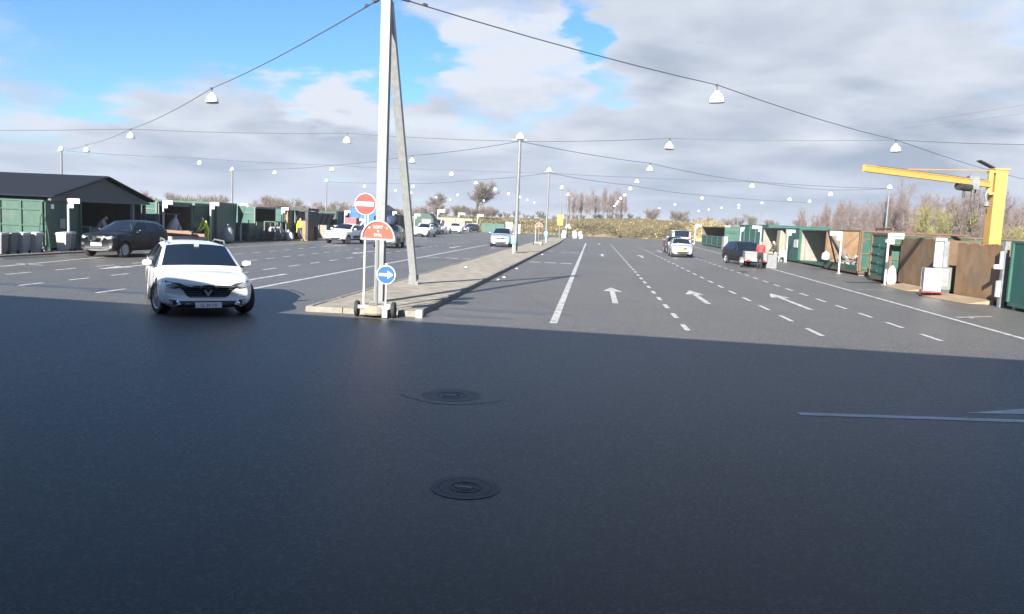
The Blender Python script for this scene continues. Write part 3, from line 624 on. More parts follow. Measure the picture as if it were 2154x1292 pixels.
t = thing('sorting_crate', 'dark green crate with pale rim inside the shed opening', 'crate', (-24.6,37.3,0))
for a, b, c, d in ((-.5,.5,-.55,-.51),(-.5,.5,.51,.55),(-.5,-.46,-.508,.508),(.46,.5,-.508,.508)): MB().box(a,b,c,d,.12,1.0).build('side', M['green'], t)
MB().box(-.5,.5,-.55,.55,.08,.118).build('base', M['dgreen'], t); MB().box(-.55,.55,-.6,-.5,1.002,1.05).box(-.55,.55,.5,.6,1.002,1.05).build('rim', M['lgrey'], t)
for k in range(5):
    o = MB().obox((0,0,.05), (.7,.16,.09)).build('scrap_board', M['whitep']); o.location = (-24.0+.12*k,36.2+.3*k,.02+.02*k); o.rotation_euler = (0,0,R(30+17*k))
    tag(o, 'loose white board lying on the ground at the shed mouth', 'board', 'white boards at the shed mouth')

# -------- left row of containers
container('open_container', 'dark mouthed container right of the shed, pale header beam', 'container', -30, -24.35, 43.35, 47.2, 2.38, 'teal', 'rust2', open_z=(.3,2.2), nribx=6, trim='ggreen')
MB().tube([(-24.9,43.6,1.75),(-24.9,46.9,1.75)], .03, 6).build('inner_bar', M['galvdark'], bpy.data.objects['open_container']).location = (30,-43.35,0)
flagpost(-23.85,43.05,2.5,'white flag sign post between shed and dark mouthed container')
t = thing('compactor', 'dark green compactor container with pale tapering hopper on its side', 'compactor', (-24.25,49.7,0))
MB().add([(-6,0,.15),(0,0,.15),(0,3.3,.15),(-6,3.3,.15),(-6,-.1,2.58),(.0,-.1,2.58),(.0,3.6,2.58),(-6,3.6,2.58)], [(3,2,1,0),(4,5,6,7),(0,1,5,4),(1,2,6,5),(2,3,7,6),(3,0,4,7)]).build('body', M['green'], t)
for yy in (.35, .5): rib(t, M['dgreen'], (.03,yy,1.35), (.06,.07,2.3))
MB().box(-6,.0,.2,3.1,0,.148).build('skid', M['black'], t)
HP = [(-1.35,1.3),(-1.2,2.35),(-.05,2.35),(-.1,1.2),(-.05,.75),(-1.3,.75)]
MB().prism([(-1.55,.95),(-1.42,2.3),(-.12,2.3),(-.30,1.35),(-.18,.95),(-.35,.62),(-1.35,.62)], lambda u,v,d: (u,d,v), -2.1, -.12).build('hopper', M['pgreen'], t)
MB().box(-1.55,-.05,-2.2,-.1,2.302,2.46).build('hopper_rim', M['ggreen'], t)
for u0, u1 in ((-1.28,-1.38),(-.42,-.26)): MB().bar((u0,-2.13,1.2),(u1,-2.13,2.28),.12,.05,up=(0,1,0)).build('hopper_rib', M['ggreen'], t)
MB().prism([(-1.2,1.4),(-1.24,2.2),(-.46,2.2),(-.56,1.4)], lambda u,v,d: (u,d,v), -2.13, -2.102).build('hopper_panel', M['ggreen'], t)
MB().box(-1.5,-.25,-2.0,-.15,.1,.618).build('hopper_base', M['dgreen'], t)
MB().prism([(0,2.45),(.55,2.45),(.12,.9),(.12,.3),(0,.3)], lambda u,v,d: (u,d,v), 3.72, 3.78).build('end_flange', M['pgreen'], t)
flagpost(-23.9,48.75,2.55,'white flag sign post behind the person in yellow'); flagpost(-24.3,54.0,2.58,'stout white flag sign post right of the big dark green container', 1, .45)
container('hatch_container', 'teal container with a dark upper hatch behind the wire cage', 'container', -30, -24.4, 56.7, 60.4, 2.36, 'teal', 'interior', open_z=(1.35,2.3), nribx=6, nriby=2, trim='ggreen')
t = thing('low_skip', 'low teal skip with dark pipe rails standing before the hatch container', 'skip', (-24.6,55.2,0))
MB().prism([(-1.3,.35),(-1.35,1.25),(.35,1.25),(.25,.35)], lambda u,v,d: (u,d,v), 0, 1.2).build('body', M['teal'], t)
MB().box(-1.3,.2,.1,1.1,.02,.348).build('base', M['dgreen'], t)
for z in (.62,1.02): MB().tube([(-1.3,-.08,z),(.4,-.08,z)], .035, 6).build('rail', M['dgreen'], t)
for x in (-.9,.38): MB().tube([(x,-.08,.2),(x,-.08,1.5)], .035, 6).build('upright', M['dgreen'], t)
t = thing('wire_cage', 'pale framed wire cage trolley in front of the dark hatch', 'cage', (-23.55,58.3,0), R(2))
for x in (-.4,.4):
    for y in (-1.15,0,1.15): MB().box(x-.035,x+.035,y-.035,y+.035,.02,1.42).build('upright', M['ggreen'], t)
for x in (-.4,.4):
    for z in (.25,.55,1.40): MB().box(x-.025,x+.025,-1.112,1.112,z-.03,z+.03).build('rail', M['pgreen'], t)
for y in (-1.15,1.15):
    for z in (.25,.55,1.40): MB().box(-.362,.362,y-.025,y+.025,z-.03,z+.03).build('rail', M['pgreen'], t)
MB().box(.436,.446,-.25,.2,.75,1.08).build('label_plate', M['lgrey'], t); MB().box(-.38,.38,-1.1,1.1,.60,.64).build('deck', M['dgreen'], t)
for k in range(5):
    o = MB().lathe([(.05,0),(.18,.05),(.2,.2),(.1,.33),(.03,.36)], 9).build('small_sack', M['lgrey']); o.location = (-23.5,57.4+.42*k,1.0); o.scale = (1,1,1.1)
    tag(o, 'small pale sack bulging over the top of the wire cage', 'sack', 'sacks in the wire cage'); o.location.z = .645
flagpost(-24.1,60.9,2.48,'white flag sign post between hatch container and dark portal')
container('narrow_container', 'narrow teal container between flag post and dark portal booth', 'container', -29, -24.9, 63.3, 65.5, 2.3, 'teal', nribx=5, nriby=3)
t = thing('portal_booth', 'black framed walk through booth with grey timber uprights', 'booth', (-22.9,61.4,0), R(-6))
for x, y in ((-.85,-.3),(.85,-.3),(-.85,1.3),(.85,1.3)): MB().box(x-.1,x+.1,y-.1,y+.1,0,2.3).build('post', M['blackp'] if y > 0 or x > 0 else M['wood'], t)
MB().box(-1.0,1.0,-.45,1.45,2.302,2.5).build('top_beam', M['blackp'], t); MB().box(.45,.72,-.35,1.25,.02,1.5).build('side_panel', M['wood'], t)
MB().box(-.7,.4,1.22,1.28,.1,2.25).build('back_panel', M['lgrey'], t); MB().box(.66,.94,-.33,1.2,1.1,2.29).build('dark_panel', M['blackp'], t); MB().box(-.9,.9,-.4,1.2,.0,.05).build('sill', M['wood'], t)
for k in range(3): MB().box(-.66,.36,1.19,1.218,.6+.55*k,.72+.55*k).build('shelf', M['galvdark'], t)
t = thing('black_bin_cart', 'black high sided bin cart left of the portal booth', 'cart', (-24.1,61.9,0))
MB().add([(-.35,-.5,.15),(.35,-.5,.15),(.35,.5,.15),(-.35,.5,.15),(-.45,-.62,1.35),(.45,-.62,1.35),(.45,.62,1.35),(-.45,.62,1.35)], [(3,2,1,0),(4,5,6,7),(0,1,5,4),(1,2,6,5),(2,3,7,6),(3,0,4,7)]).build('body', M['blackp'], t)
for a, b in ((-.3,-.4),(.3,-.4),(-.3,.4),(.3,.4)):
    wl = MB().lathe([(.02,-.03),(.075,-.03),(.075,.03),(.02,.03)], 10).build('wheel', M['black'], t); wl.location = (a,b,.076); wl.rotation_euler = (0,R(90),0)
def sack(x, y, r, h, label, m='bag', seed=1, lean=0, name='sack', z=0):
    q = random.Random(seed); mb = MB(); prof = [(.35,0),(.85,.06),(1,.25),(.95,.5),(.8,.75),(.4,.93),(.16,.97),(.22,1.06),(.05,1.08)]
    n = 14; vs = []; 
    for k, (a, b) in enumerate(prof):
        for j in range(n): 
            an = 2*math.pi*j/n; rr = r*a*(1+q.uniform(-.12,.12)); vs.append((rr*math.cos(an)+lean*b*h, rr*math.sin(an)*.85, b*h + (q.uniform(-.02,.02)*h if 0 < k else 0)))
    fs = [(i*n+j, i*n+(j+1)%n, (i+1)*n+(j+1)%n, (i+1)*n+j) for i in range(len(prof)-1) for j in range(n)] + [tuple(range(n-1,-1,-1)), tuple((len(prof)-1)*n+j for j in range(n))]
    o = mb.add(vs, fs).build(name, M[m], smooth=80); o.location = (x,y,z); return tag(o, label, 'sack')
sack(-23.75,60.1,.42,1.0,'white plastic sack slumped against the wire cage',seed=4,lean=-.25); sack(-23.1,60.0,.36,.75,'white plastic sack in front of its twin by the cage',seed=5,lean=-.15)
sack(-23.55,50.4,.42,1.12,'grey translucent sack standing right of the person in yellow','greybag',6)
flagpost(-24.2,67.6,2.45,'white flag sign post right of the portal booth')
t = thing('ribbed_skip', 'grey green skip with sloping ribs right of the portal booth', 'skip', (-24.5,68.3,0))
MB().prism([(-4.5,.9),(-4.8,2.05),(.15,2.05),(-.25,.9)], lambda u,v,d: (u,d,v), 0, 6.0).build('body', M['ggreen'], t)
MB().prism([(-4.3,.12),(-4.5,.898),(-.26,.898),(-.3,.12)], lambda u,v,d: (u,d,v), .2, 5.8).build('lower_body', M['dgreen'], t)
for k in range(5): MB().bar((-.21,.2+1.4*k,.95),(.19,.2+1.4*k,2.02),.10,.10,up=(0,1,0)).build('rib', M['pgreen'], t)
MB().box(-4.9,.25,-.08,6.08,2.052,2.18).build('rim', M['ggreen'], t)
for k, y in enumerate((69.2, 72.4)):
    o = MB().prism([(-.5,0),(.5,0),(.38,1.15),(-.38,1.15)], lambda u,v,d: (u,d,v), -.35, .35).build('concrete_block', M['concrete']); o.location = (-23.6,y,0); tag(o, ['upright concrete block at the near end of the ribbed skip','upright concrete block at the far end of the ribbed skip'][k], 'block')
container('green_container', 'plain dark green container beside the white hatchback', 'container', -30, -24.5, 75.5, 79.5, 2.35, 'dgreen', nribx=5, nriby=3)
flagpost(-23.9,76.2,2.5,'white flag sign post above the white hatchback roof'); flagpost(-22.9,80.8,2.7,'white flag sign post in front of the blue container')
container('blue_container', 'bright blue container behind the no entry sign', 'container', -25.2, -22.4, 82.0, 88.5, 2.75, 'blue', nribx=4, nriby=4)
container('lidded_container', 'dark green container with raised black lid behind the mast strut', 'container', -30, -23.2, 92.0, 99.0, 2.3, 'dgreen', nribx=5, nriby=4)
t = thing('raised_lid', 'black container lid tipped up behind the mast', 'lid', (-23.6,93,2.42)); MB().add([(0,0,0),(.0,5,0),(-1.6,5,1.0),(-1.6,0,1.0),(0,0,.08),(0,5,.08),(-1.6,5,1.08),(-1.6,0,1.08)], [(3,2,1,0),(4,5,6,7),(0,1,5,4),(1,2,6,5),(2,3,7,6),(3,0,4,7)]).build('panel', M['blackp'], t)
flagpost(-23.0,91.0,2.7,'white flag sign post just behind the mast'); flagpost(-23.2,103.6,2.6,'white flag sign post right of the mast strut', 1, .7, .28)
t = thing('bottle_bank', 'dark green rounded container beside the far flag post', 'container', (-22.9,108.5,0))
MB().prism([(-1.6,.1),(-1.6,2.0),(-1.2,2.7),(.6,2.75),(1.15,2.1),(1.35,.9),(1.35,.1)], lambda u,v,d: (u,d,v), 0, 3).build('body', M['dgreen'], t)
MB().box(-.4,.9,-.05,-.002,1.2,2.0).build('hatch', M['grey'], t)
flagpost(-26.5,136,3.6,'pale flag sign post before the concrete wall, leftmost', 1, 1.2, .42); flagpost(-24.8,147,3.3,'pale flag sign post before the concrete wall, middle one', 1, 1.2, .36); flagpost(-21.5,148.5,3.2,'pale flag sign post before the concrete wall, rightmost', 1, 1.1, .36)
t = thing('block_wall', 'pale concrete block wall below the grassy bank', 'wall', (-40.2,150.3,0))
bw = MB().obox((0,0,0), (1.56,.6,.76)).mesh('block', M['cream'])
for r_ in range(3):
    for k in range(11):
        o = link('block', bw, t); o.location = (.8+1.6*k+(.8 if r_ % 2 else 0), rnd.uniform(-.03,.03), .39+.79*r_); 
container('low_container', 'low dark green open container right of the pale block wall', 'container', -20.6, -16.4, 148, 151, 1.5, 'green', open_z=None, lid=False, nribx=6)
for k, (x, m, h) in enumerate(((-15.4,'whitep',1.9),(-13.9,'lgrey',1.6))):
    o = MB().box(-.6,.6,-.5,.5,0,h).box(-.66,.66,-.56,.56,h+.002,h+.12).build('tank_box', M[m]); o.location = (x,147.5,0); tag(o, ['white box tank right of the low container','grey box tank standing by the far pole'][k], 'tank')

# -------- right row
t = thing('rusty_pit_wall', 'tall rusty brown steel wall under the yellow crane', 'container', (14.27,29.45,0), R(6.8))
MB().prism([(0,.15),(3.15,.15),(3.15,2.12),(2.7,2.13),(2.5,2.07),(2.2,2.12),(1.9,2.13),(1.72,2.05),(1.3,2.11),(.8,2.14),(.55,2.08),(.3,2.13),(0,2.10)], lambda u,v,d: (d,u,v), 0, .07).build('front_panel', M['rust'], t); MB().box(.072,6,0,.07,.15,2.1).build('side_panel', M['rust2'], t); MB().box(.072,6,3.08,3.15,.15,2.1).build('side_panel', M['rust2'], t); MB().box(5.93,6,.072,3.078,.15,2.1).build('back_panel', M['rust2'], t)
MB().box(.075,5.9,.1,3.0,.1,.2).build('floor', M['rust2'], t); MB().box(.074,.12,.08,3.07,1.85,2.02).build('top_rail', M['rust2'], t)
t = thing('rusty_pit_wall', 'rusty brown steel wall between green container door and white appliance', 'container', (14.12,34.5,0), R(-2.5))
MB().prism([(0,.15),(5.1,.15),(5.1,2.22),(4.2,2.24),(3.6,2.2),(2.6,2.25),(1.5,2.21),(1.0,2.22),(.7,2.02),(.25,1.98),(0,2.1)], lambda u,v,d: (d,u,v), 0, .07).build('front_panel', M['rust'], t); MB().box(.072,6,0,.07,.15,2.2).build('side_panel', M['rust2'], t); MB().box(.072,6,5.03,5.1,.15,2.2).build('side_panel', M['rust2'], t); MB().box(5.93,6,.072,5.028,.15,2.2).build('back_panel', M['rust2'], t)
MB().box(.075,5.9,.1,5.0,.1,.2).build('floor', M['rust2'], t); MB().box(.074,.12,.08,5.02,1.75,1.95).build('top_rail', M['rust2'], t)
for x, y, L, rz, lb in ((13.12,29.7,3.0,6.8,'tan concrete ramp in front of the rusty wall under the crane'),(13.1,35.3,3.4,-2.5,'tan concrete ramp left of the white appliance')):
    t = thing('loading_ramp', lb, 'ramp', (x,y,0), R(rz)); MB().add([(0,0,.012),(1.0,0,.012),(1.0,L,.012),(0,L,.012),(.02,.02,.022),(1.0,.02,.16),(1.0,L-.02,.16),(.02,L-.02,.022)], [(3,2,1,0),(4,5,6,7),(0,1,5,4),(1,2,6,5),(2,3,7,6),(3,0,4,7)]).build('slab', M['tan'], t)
container('edge_container', 'green container cut by the right edge of the frame', 'container', 13.8, 19.5, 24.0, 28.3, 2.2, 'teal', front='-x', nribx=5, trim='green')
t = thing('steel_post', 'dark steel post with white side panel between the two rusty walls', 'post', (13.75,33.3,0)); MB().box(-.09,.09,-.09,.09,0,2.15).build('post', M['galvdark'], t); MB().box(-.40,-.10,-.03,.03,1.0,2.1).build('white_panel', M['whitep'], t); MB().box(-.42,.0,-.08,.08,2.15,2.28).build('cap', M['lgrey'], t)
t = thing('steel_post', 'dark steel post with white bracket at the right edge', 'post', (13.95,29.05,0), R(4)); MB().box(-.08,.08,-.08,.08,0,2.25).build('post', M['galvdark'], t); MB().box(-.16,-.082,-.04,.04,1.3,1.9).box(-.34,-.162,-.04,.04,1.3,1.45).build('white_bracket', M['whitep'], t); MB().box(-.2,-.082,-.05,.05,.35,.9).build('white_panel', M['whitep'], t)
t = thing('hand_cart', 'red hand cart carrying a white appliance before the rusty walls', 'cart', (13.05,32.55,0), R(-15))
MB().box(-.35,.35,-.25,.25,.18,.24).build('deck', M['red'], t); MB().tube([(-.35,.25,.2),(-.35,.27,1.1),(.35,.27,1.1),(.35,.25,.2)], .018, 6).build('handle', M['galvdark'], t)
for a in (-.36,.36):
    wl = MB().lathe([(.02,-.03),(.13,-.03),(.13,.03),(.02,.03)], 14).build('wheel', M['black'], t); wl.location = (a,.1,.135); wl.rotation_euler = (0,R(90),0); MB().lathe([(.001,-.032),(.07,-.034),(.07,.034),(.001,.032)],10).build('hub', M['red'], wl)
t = thing('washing_machine', 'white washing machine standing on the red hand cart', 'appliance', (13.03,32.5,.245), R(-15)); MB().box(-.3,.3,-.22,.22,0,.85).build('cabinet', M['whitep'], t); MB().lathe([(.001,0),(.16,0),(.16,.02),(.001,.02)],18,Matrix.Translation((0,-.22,.42)) @ Matrix.Rotation(R(90),4,'X')).build('door', M['lgrey'], t); MB().box(-.28,.28,-.235,-.221,.70,.82).build('control_panel', M['lgrey'], t)
t = thing('grey_fridge', 'grey green cabinet behind the white appliance', 'cabinet', (13.55,32.95,0), R(-15)); MB().box(-.3,.3,-.28,.28,.3,1.15).build('cabinet', M['ggreen'], t); MB().box(-.28,.28,-.27,.27,.0,.298).build('base', M['blackp'], t); MB().box(-.26,.2,-.3,-.281,.4,1.1).build('door', M['grey'], t)

# crane
t = thing('jib_crane', 'yellow column jib crane with hoist rising behind the rusty wall', 'crane', (15.75,34.0,0))
mb = MB(); mb.box(-.26,.26,-.05,.05,.0,5.0).box(-.26,.26,.05,.05+.001,.0,.001)
MB().box(-.22,.22,-.26,-.21,0,5.02).build('front_flange', M['yellow'], t); MB().box(-.22,.22,.21,.26,0,5.02).build('rear_flange', M['yellow'], t); MB().box(-.22,-.02,-.208,.208,0,5.0).build('web', M['yellow'], t)
MB().box(-.3,.3,-.3,.3,5.022,5.07).build('cap', M['yellow'], t)
PV = Vector((-.45,-.25,4.45)); TP = Vector((9.43-15.75, 30.2-34.0, 4.62)); d = (TP-PV).normalized()
MB().bar(PV, TP, .12, .18, up=(0,0,1)).build('jib_web', M['yellow'], t)
up = Vector((0,0,1)); MB().bar(PV+up*.10, TP+up*.10, .16, .03, up=(0,0,1)).build('jib_flange', M['yellow'], t)
MB().bar(PV-up*.10, TP-up*.10, .18, .03, up=(0,0,1)).build('jib_lower_flange', M['yellow'], t)
MB().bar((-.40,-.22,4.1), (-.40,-.22,5.0), .14, .16).build('swivel_column', M['yellow'], t)
for z_ in (4.05,4.9): MB().box(-.42,-.05,-.28,.1,z_,z_+.09).build('bracket', M['yellow'], t)
MB().tube([(-.40,-.22,4.98), PV+d*4.6+up*.16], .022, 6).build('tie_rod', M['yellow'], t)
hp = PV + d*.95
MB().obox(hp+Vector((0,0,-.02)), (.36,.30,.52)).build('hoist_box', M['hoist'], t)
MB().tube([hp+d*.15-up*.22, hp+d*.85-up*.22], .15, 12).build('hoist_motor', M['blackp'], t, smooth=40)
MB().tube([hp+d*.45-up*.3, hp+d*.45-up*.62], .05, 8).build('hook_block', M['blackp'], t)
for k, (a, dep) in enumerate(((.05,.85),(-.18,1.1),(-.45,.7))):
    q = hp + d*a - up*.25; q2 = q - d*.26; MB().tube([q, q-up*dep*.7-d*.02, q-up*dep-d*.13, q2-up*dep*.7, q2], .018, 6).build('supply_cable', M['wire'], t, smooth=60)
MB().tube([(-.5,-.3,4.2),(-.55,-.3,4.0),(-.5,-.3,3.8)], .05, 8).lathe([(.05,3.55),(.13,3.6),(.13,3.75),(.05,3.8)], 12, Matrix.Translation((-.48,-.3,0))).build('work_lamp', M['grey'], t)
MB().add([(-.75,-.1,5.36),(-.2,-.1,5.10),(-.2,.3,5.10),(-.75,.3,5.36),(-.75,-.1,5.40),(-.2,-.1,5.14),(-.2,.3,5.14),(-.75,.3,5.40)], [(3,2,1,0),(4,5,6,7),(0,1,5,4),(1,2,6,5),(2,3,7,6),(3,0,4,7)]).build('solar_panel', M['blackp'], t)
MB().tube([(-.25,.1,4.6),(-.25,.1,5.12)], .05, 8).build('beacon_post', M['lgrey'], t)
for z_ in (3.9,4.1,4.75,4.95):
    for x_ in (-.14,.14): MB().lathe([(.001,0),(.026,0),(.026,.022),(.001,.024)], 6, Matrix.Translation((x_,-.262,z_)) @ Matrix.Rotation(R(90),4,'X')).build('bolt', M['galvdark'], t)
for k in range(4): MB().obox(PV+d*(.4+1.5*k)+up*.13, (.05,.05,.06)).build('cable_clip', M['blackp'], t)
MB().tube([PV+d*.2+up*.135, PV+d*3+up*.135, PV+d*6.2+up*.135], .016, 5).build('cable', M['wire'], t)

t = container('door_container', 'green container end with ribbed doors beside the sack on the post', 'container', 14.05, 19.8, 40.2, 42.7, 2.3, 'green', front='-x', nribx=4, nriby=2, trim='rust2', lid=False)
for k in range(4): MB().box(-.06,-.003,.2,1.1,.45+.42*k,.53+.42*k).build('door_rib', M['teal'], t); MB().box(-.061,-.002,1.35,2.3,.5+.42*k,.58+.42*k).build('door_rib', M['teal'], t)
MB().box(-.05,-.002,.3,.55,1.95,2.12).build('door_label', M['whitep'], t)
MB().tube([(0.1,.05,2.3),(.1,.05,2.62),(.1,2.4,2.62),(.1,2.4,2.3)], .05, 6).build('top_bar', M['rust2'], t)
flagpost(13.55,39.0,2.4,'white flag sign post with a clear sack hung at its foot', 1, .62, .24); sack(13.75,38.75,.22,.95,'clear plastic sack of rubbish hanging on the flag post',seed=9)
t = container('scrap_container', 'rusty open fronted container heaped with scrap metal', 'container', 14.9, 20.5, 47.2, 53.9, 2.45, 'rustg', 'rust', front='-x', open_z=(.55,2.5), lid=False, nribx=5, nriby=3, trim='rust2')
MB().bar((.0,6.2,2.42),(.0,2.2,.75),.09,.09).build('diagonal_brace', M['galvdark'], t)
q = random.Random(11); mb = MB()
for k in range(150):
    p0 = Vector((q.uniform(.2,2.6), q.uniform(.5,6.2), 0)); hgt = max(.25, 1.15 - abs(p0.y-2.2)*.22 - p0.x*.02); p0.z = q.uniform(.3, hgt); dv = Vector((q.uniform(-1,1), q.uniform(-1,1), q.uniform(-.35,.35))).normalized()
    p1 = p0 + dv*q.uniform(.3,1.1); p1.x = max(.1,p1.x); p1.y = min(6.4, max(.2,p1.y)); p1.z = min(1.3, max(.3, p1.z)); mb.bar(p0, p1, q.uniform(.03,.16), q.uniform(.02,.10))
o = mb.build('scrap_heap', M['scrap']); o.location = (14.9,47.2,0); tag(o, 'tangled heap of grey scrap metal inside the rusty container', 'scrap', kind='stuff')
sack(14.75,53.2,.28,.55,'small white sack hung on the edge of the scrap container',seed=12,z=.6)
flagpost(14.2,48.4,2.42,'white flag sign post in front of the scrap container', -1, .62, .24)
t = container('half_open_container', 'container with dark mouth and sunlit concrete inside, green roof edge', 'container', 15.3, 21, 55.2, 62.0, 2.45, 'rustg', 'concrete', front='-x', open_z=(.2,2.42), nribx=5, trim='green')
MB().box(.3,5.5,6.6,6.735,.25,2.4).build('lining', M['concrete'], t); MB().box(5.3,5.5,.2,6.5,.25,2.4).build('lining', M['interior'], t)
t = container('green_box', 'square green container cabin with pale green notice by the white chair', 'container', 15.4, 20, 62.6, 66.8, 2.55, 'teal', front='-x', nriby=2, nribx=4, trim='green')
MB().box(-.06,-.02,.5,1.7,1.15,1.75).build('notice', M['mint'], t)
flagpost(14.6,63.2,2.45,'white flag sign post in front of the green cabin with notice', 1, .5, .2)
t = container('bay_shelter', 'open bay of grey concrete blocks under a dark roof edge', 'shelter', 15.6, 22, 68.2, 77.0, 2.55, 'concrete', 'concrete', front='-x', open_z=(.2,2.5), ribs=False, trim='interior', skirt=False)
bb = MB().obox((0,0,0), (.2,1.02,.5)).mesh('block', M['concrete'])
for r_ in range(4):
    for k in range(8): o = link('block', bb, t); o.location = (2.0, .55+1.05*k+(.15 if r_ % 2 else 0), .50+.52*r_)
t = thing('curtain', 'pale bulging tarp hanging at the right end of the concrete bay', 'tarp', (15.35,68.8,0)); MB().prism([(0,.05),(.5,.3),(.55,1.2),(.35,2.1),(.1,2.4),(-.05,2.4),(-.1,1.2)], lambda u,v,d: (u,d,v), 0, 1.1).build('sheet', M['cream'], t)
container('green_container', 'green container with two doors behind the black car', 'container', 16.4, 22, 78.5, 94, 2.85, 'teal', front='-x', nribx=4, nriby=6, trim='green')
flagpost(15.6,78.2,2.75,'white flag sign post left of the concrete bay', -1, .8, .26); flagpost(15.4,87.6,2.6,'white flag sign post before the double green container', 1, .3, .2); flagpost(15.9,101,2.75,'white flag sign post at the near end of the far green skip', 1, .5, .24); flagpost(14.7,120.7,2.9,'white flag sign post at the far end of the far green skip', 1, .8, .3)
t = container('green_skip', 'far green container with dark upper opening', 'container', 15.6, 22, 99.5, 119.5, 2.55, 'green', 'rust2', front='-x', open_z=(1.45,2.5), nribx=4, nriby=5, trim='green')
for z in (.5,.85,1.2): MB().box(-.07,-.01,.5,19.5,z,z+.1).build('rail', M['teal'], t)
MB().box(15.0,15.4,95.6,97.2,.0,1.5).build('control_cabinet', M['lgrey']); tag(bpy.data.objects['control_cabinet'], 'pale grey control cabinet between the green containers at right', 'cabinet')
# plastic chair
t = thing('garden_chair', 'white plastic garden chair in front of the green cabin', 'chair', (14.35,64.0,0), R(200))
MB().box(-.24,.24,-.22,.22,.40,.44).build('seat', M['whitep'], t); MB().prism([(-.24,.44),(.24,.44),(.28,.8),(.18,.9),(-.18,.9),(-.28,.8)], lambda u,v,d: (u,.2+d+.12*(v-.44),v), 0, .04).build('backrest', M['whitep'], t)
for a, b in ((-.22,-.2),(.22,-.2),(-.22,.2),(.22,.2)): MB().bar((a*1.2,b*1.2,0),(a,b,.40),.05).build('leg', M['whitep'], t)
for s in (-1,1): MB().tube([(s*.26,-.2,.42),(s*.29,-.2,.64),(s*.28,.22,.66)], .025, 6).build('armrest', M['whitep'], t)

# ================================================================== vehicles
def carpaint(name, c, metal=.0, rough=.35):
    return flat(name, c, rough, metal, .5, .7)
_wheelc = {}
def wheel_mesh(r, w, spokes, rimmat):
    key = (r, w, spokes, rimmat.name)
    if key in _wheelc: return _wheelc[key]
    ty = MB().lathe([(r*.66,-w/2+.01),(r*.93,-w/2),(r*.99,-w/2+.03),(r,0),(r*.99,w/2-.03),(r*.93,w/2),(r*.66,w/2-.01),(r*.64,0)], 28).mesh('wheel', M['black'], smooth=40)
    rm = MB(); rm.lathe([(r*.60,w/2-.05),(r*.665,w/2-.05),(r*.685,w/2-.004),(r*.63,w/2-.012),(r*.60,w/2-.03)], 28)
    rm.lathe([(.001,w/2-.06),(r*.62,w/2-.075),(r*.62,w/2-.085),(.001,w/2-.085)], 24)
    rm.lathe([(.001,w/2-.005),(r*.13,w/2-.008),(r*.16,w/2-.04),(.001,w/2-.05)], 14)
    for k in range(spokes):
        a = 2*math.pi*k/spokes; p = lambda rr, da, z: (rr*math.cos(a+da), rr*math.sin(a+da), z)
        rm.add([p(r*.1,-.35,w/2-.012),p(r*.1,.35,w/2-.012),p(r*.63,.12,w/2-.018),p(r*.63,-.12,w/2-.018),p(r*.1,-.35,w/2-.06),p(r*.1,.35,w/2-.06),p(r*.63,.12,w/2-.06),p(r*.63,-.12,w/2-.06)], [(0,1,2,3),(7,6,5,4),(4,5,1,0),(5,6,2,1),(6,7,3,2),(7,4,0,3)])
    _wheelc[key] = (ty, rm.mesh('rim', rimmat)); return _wheelc[key]
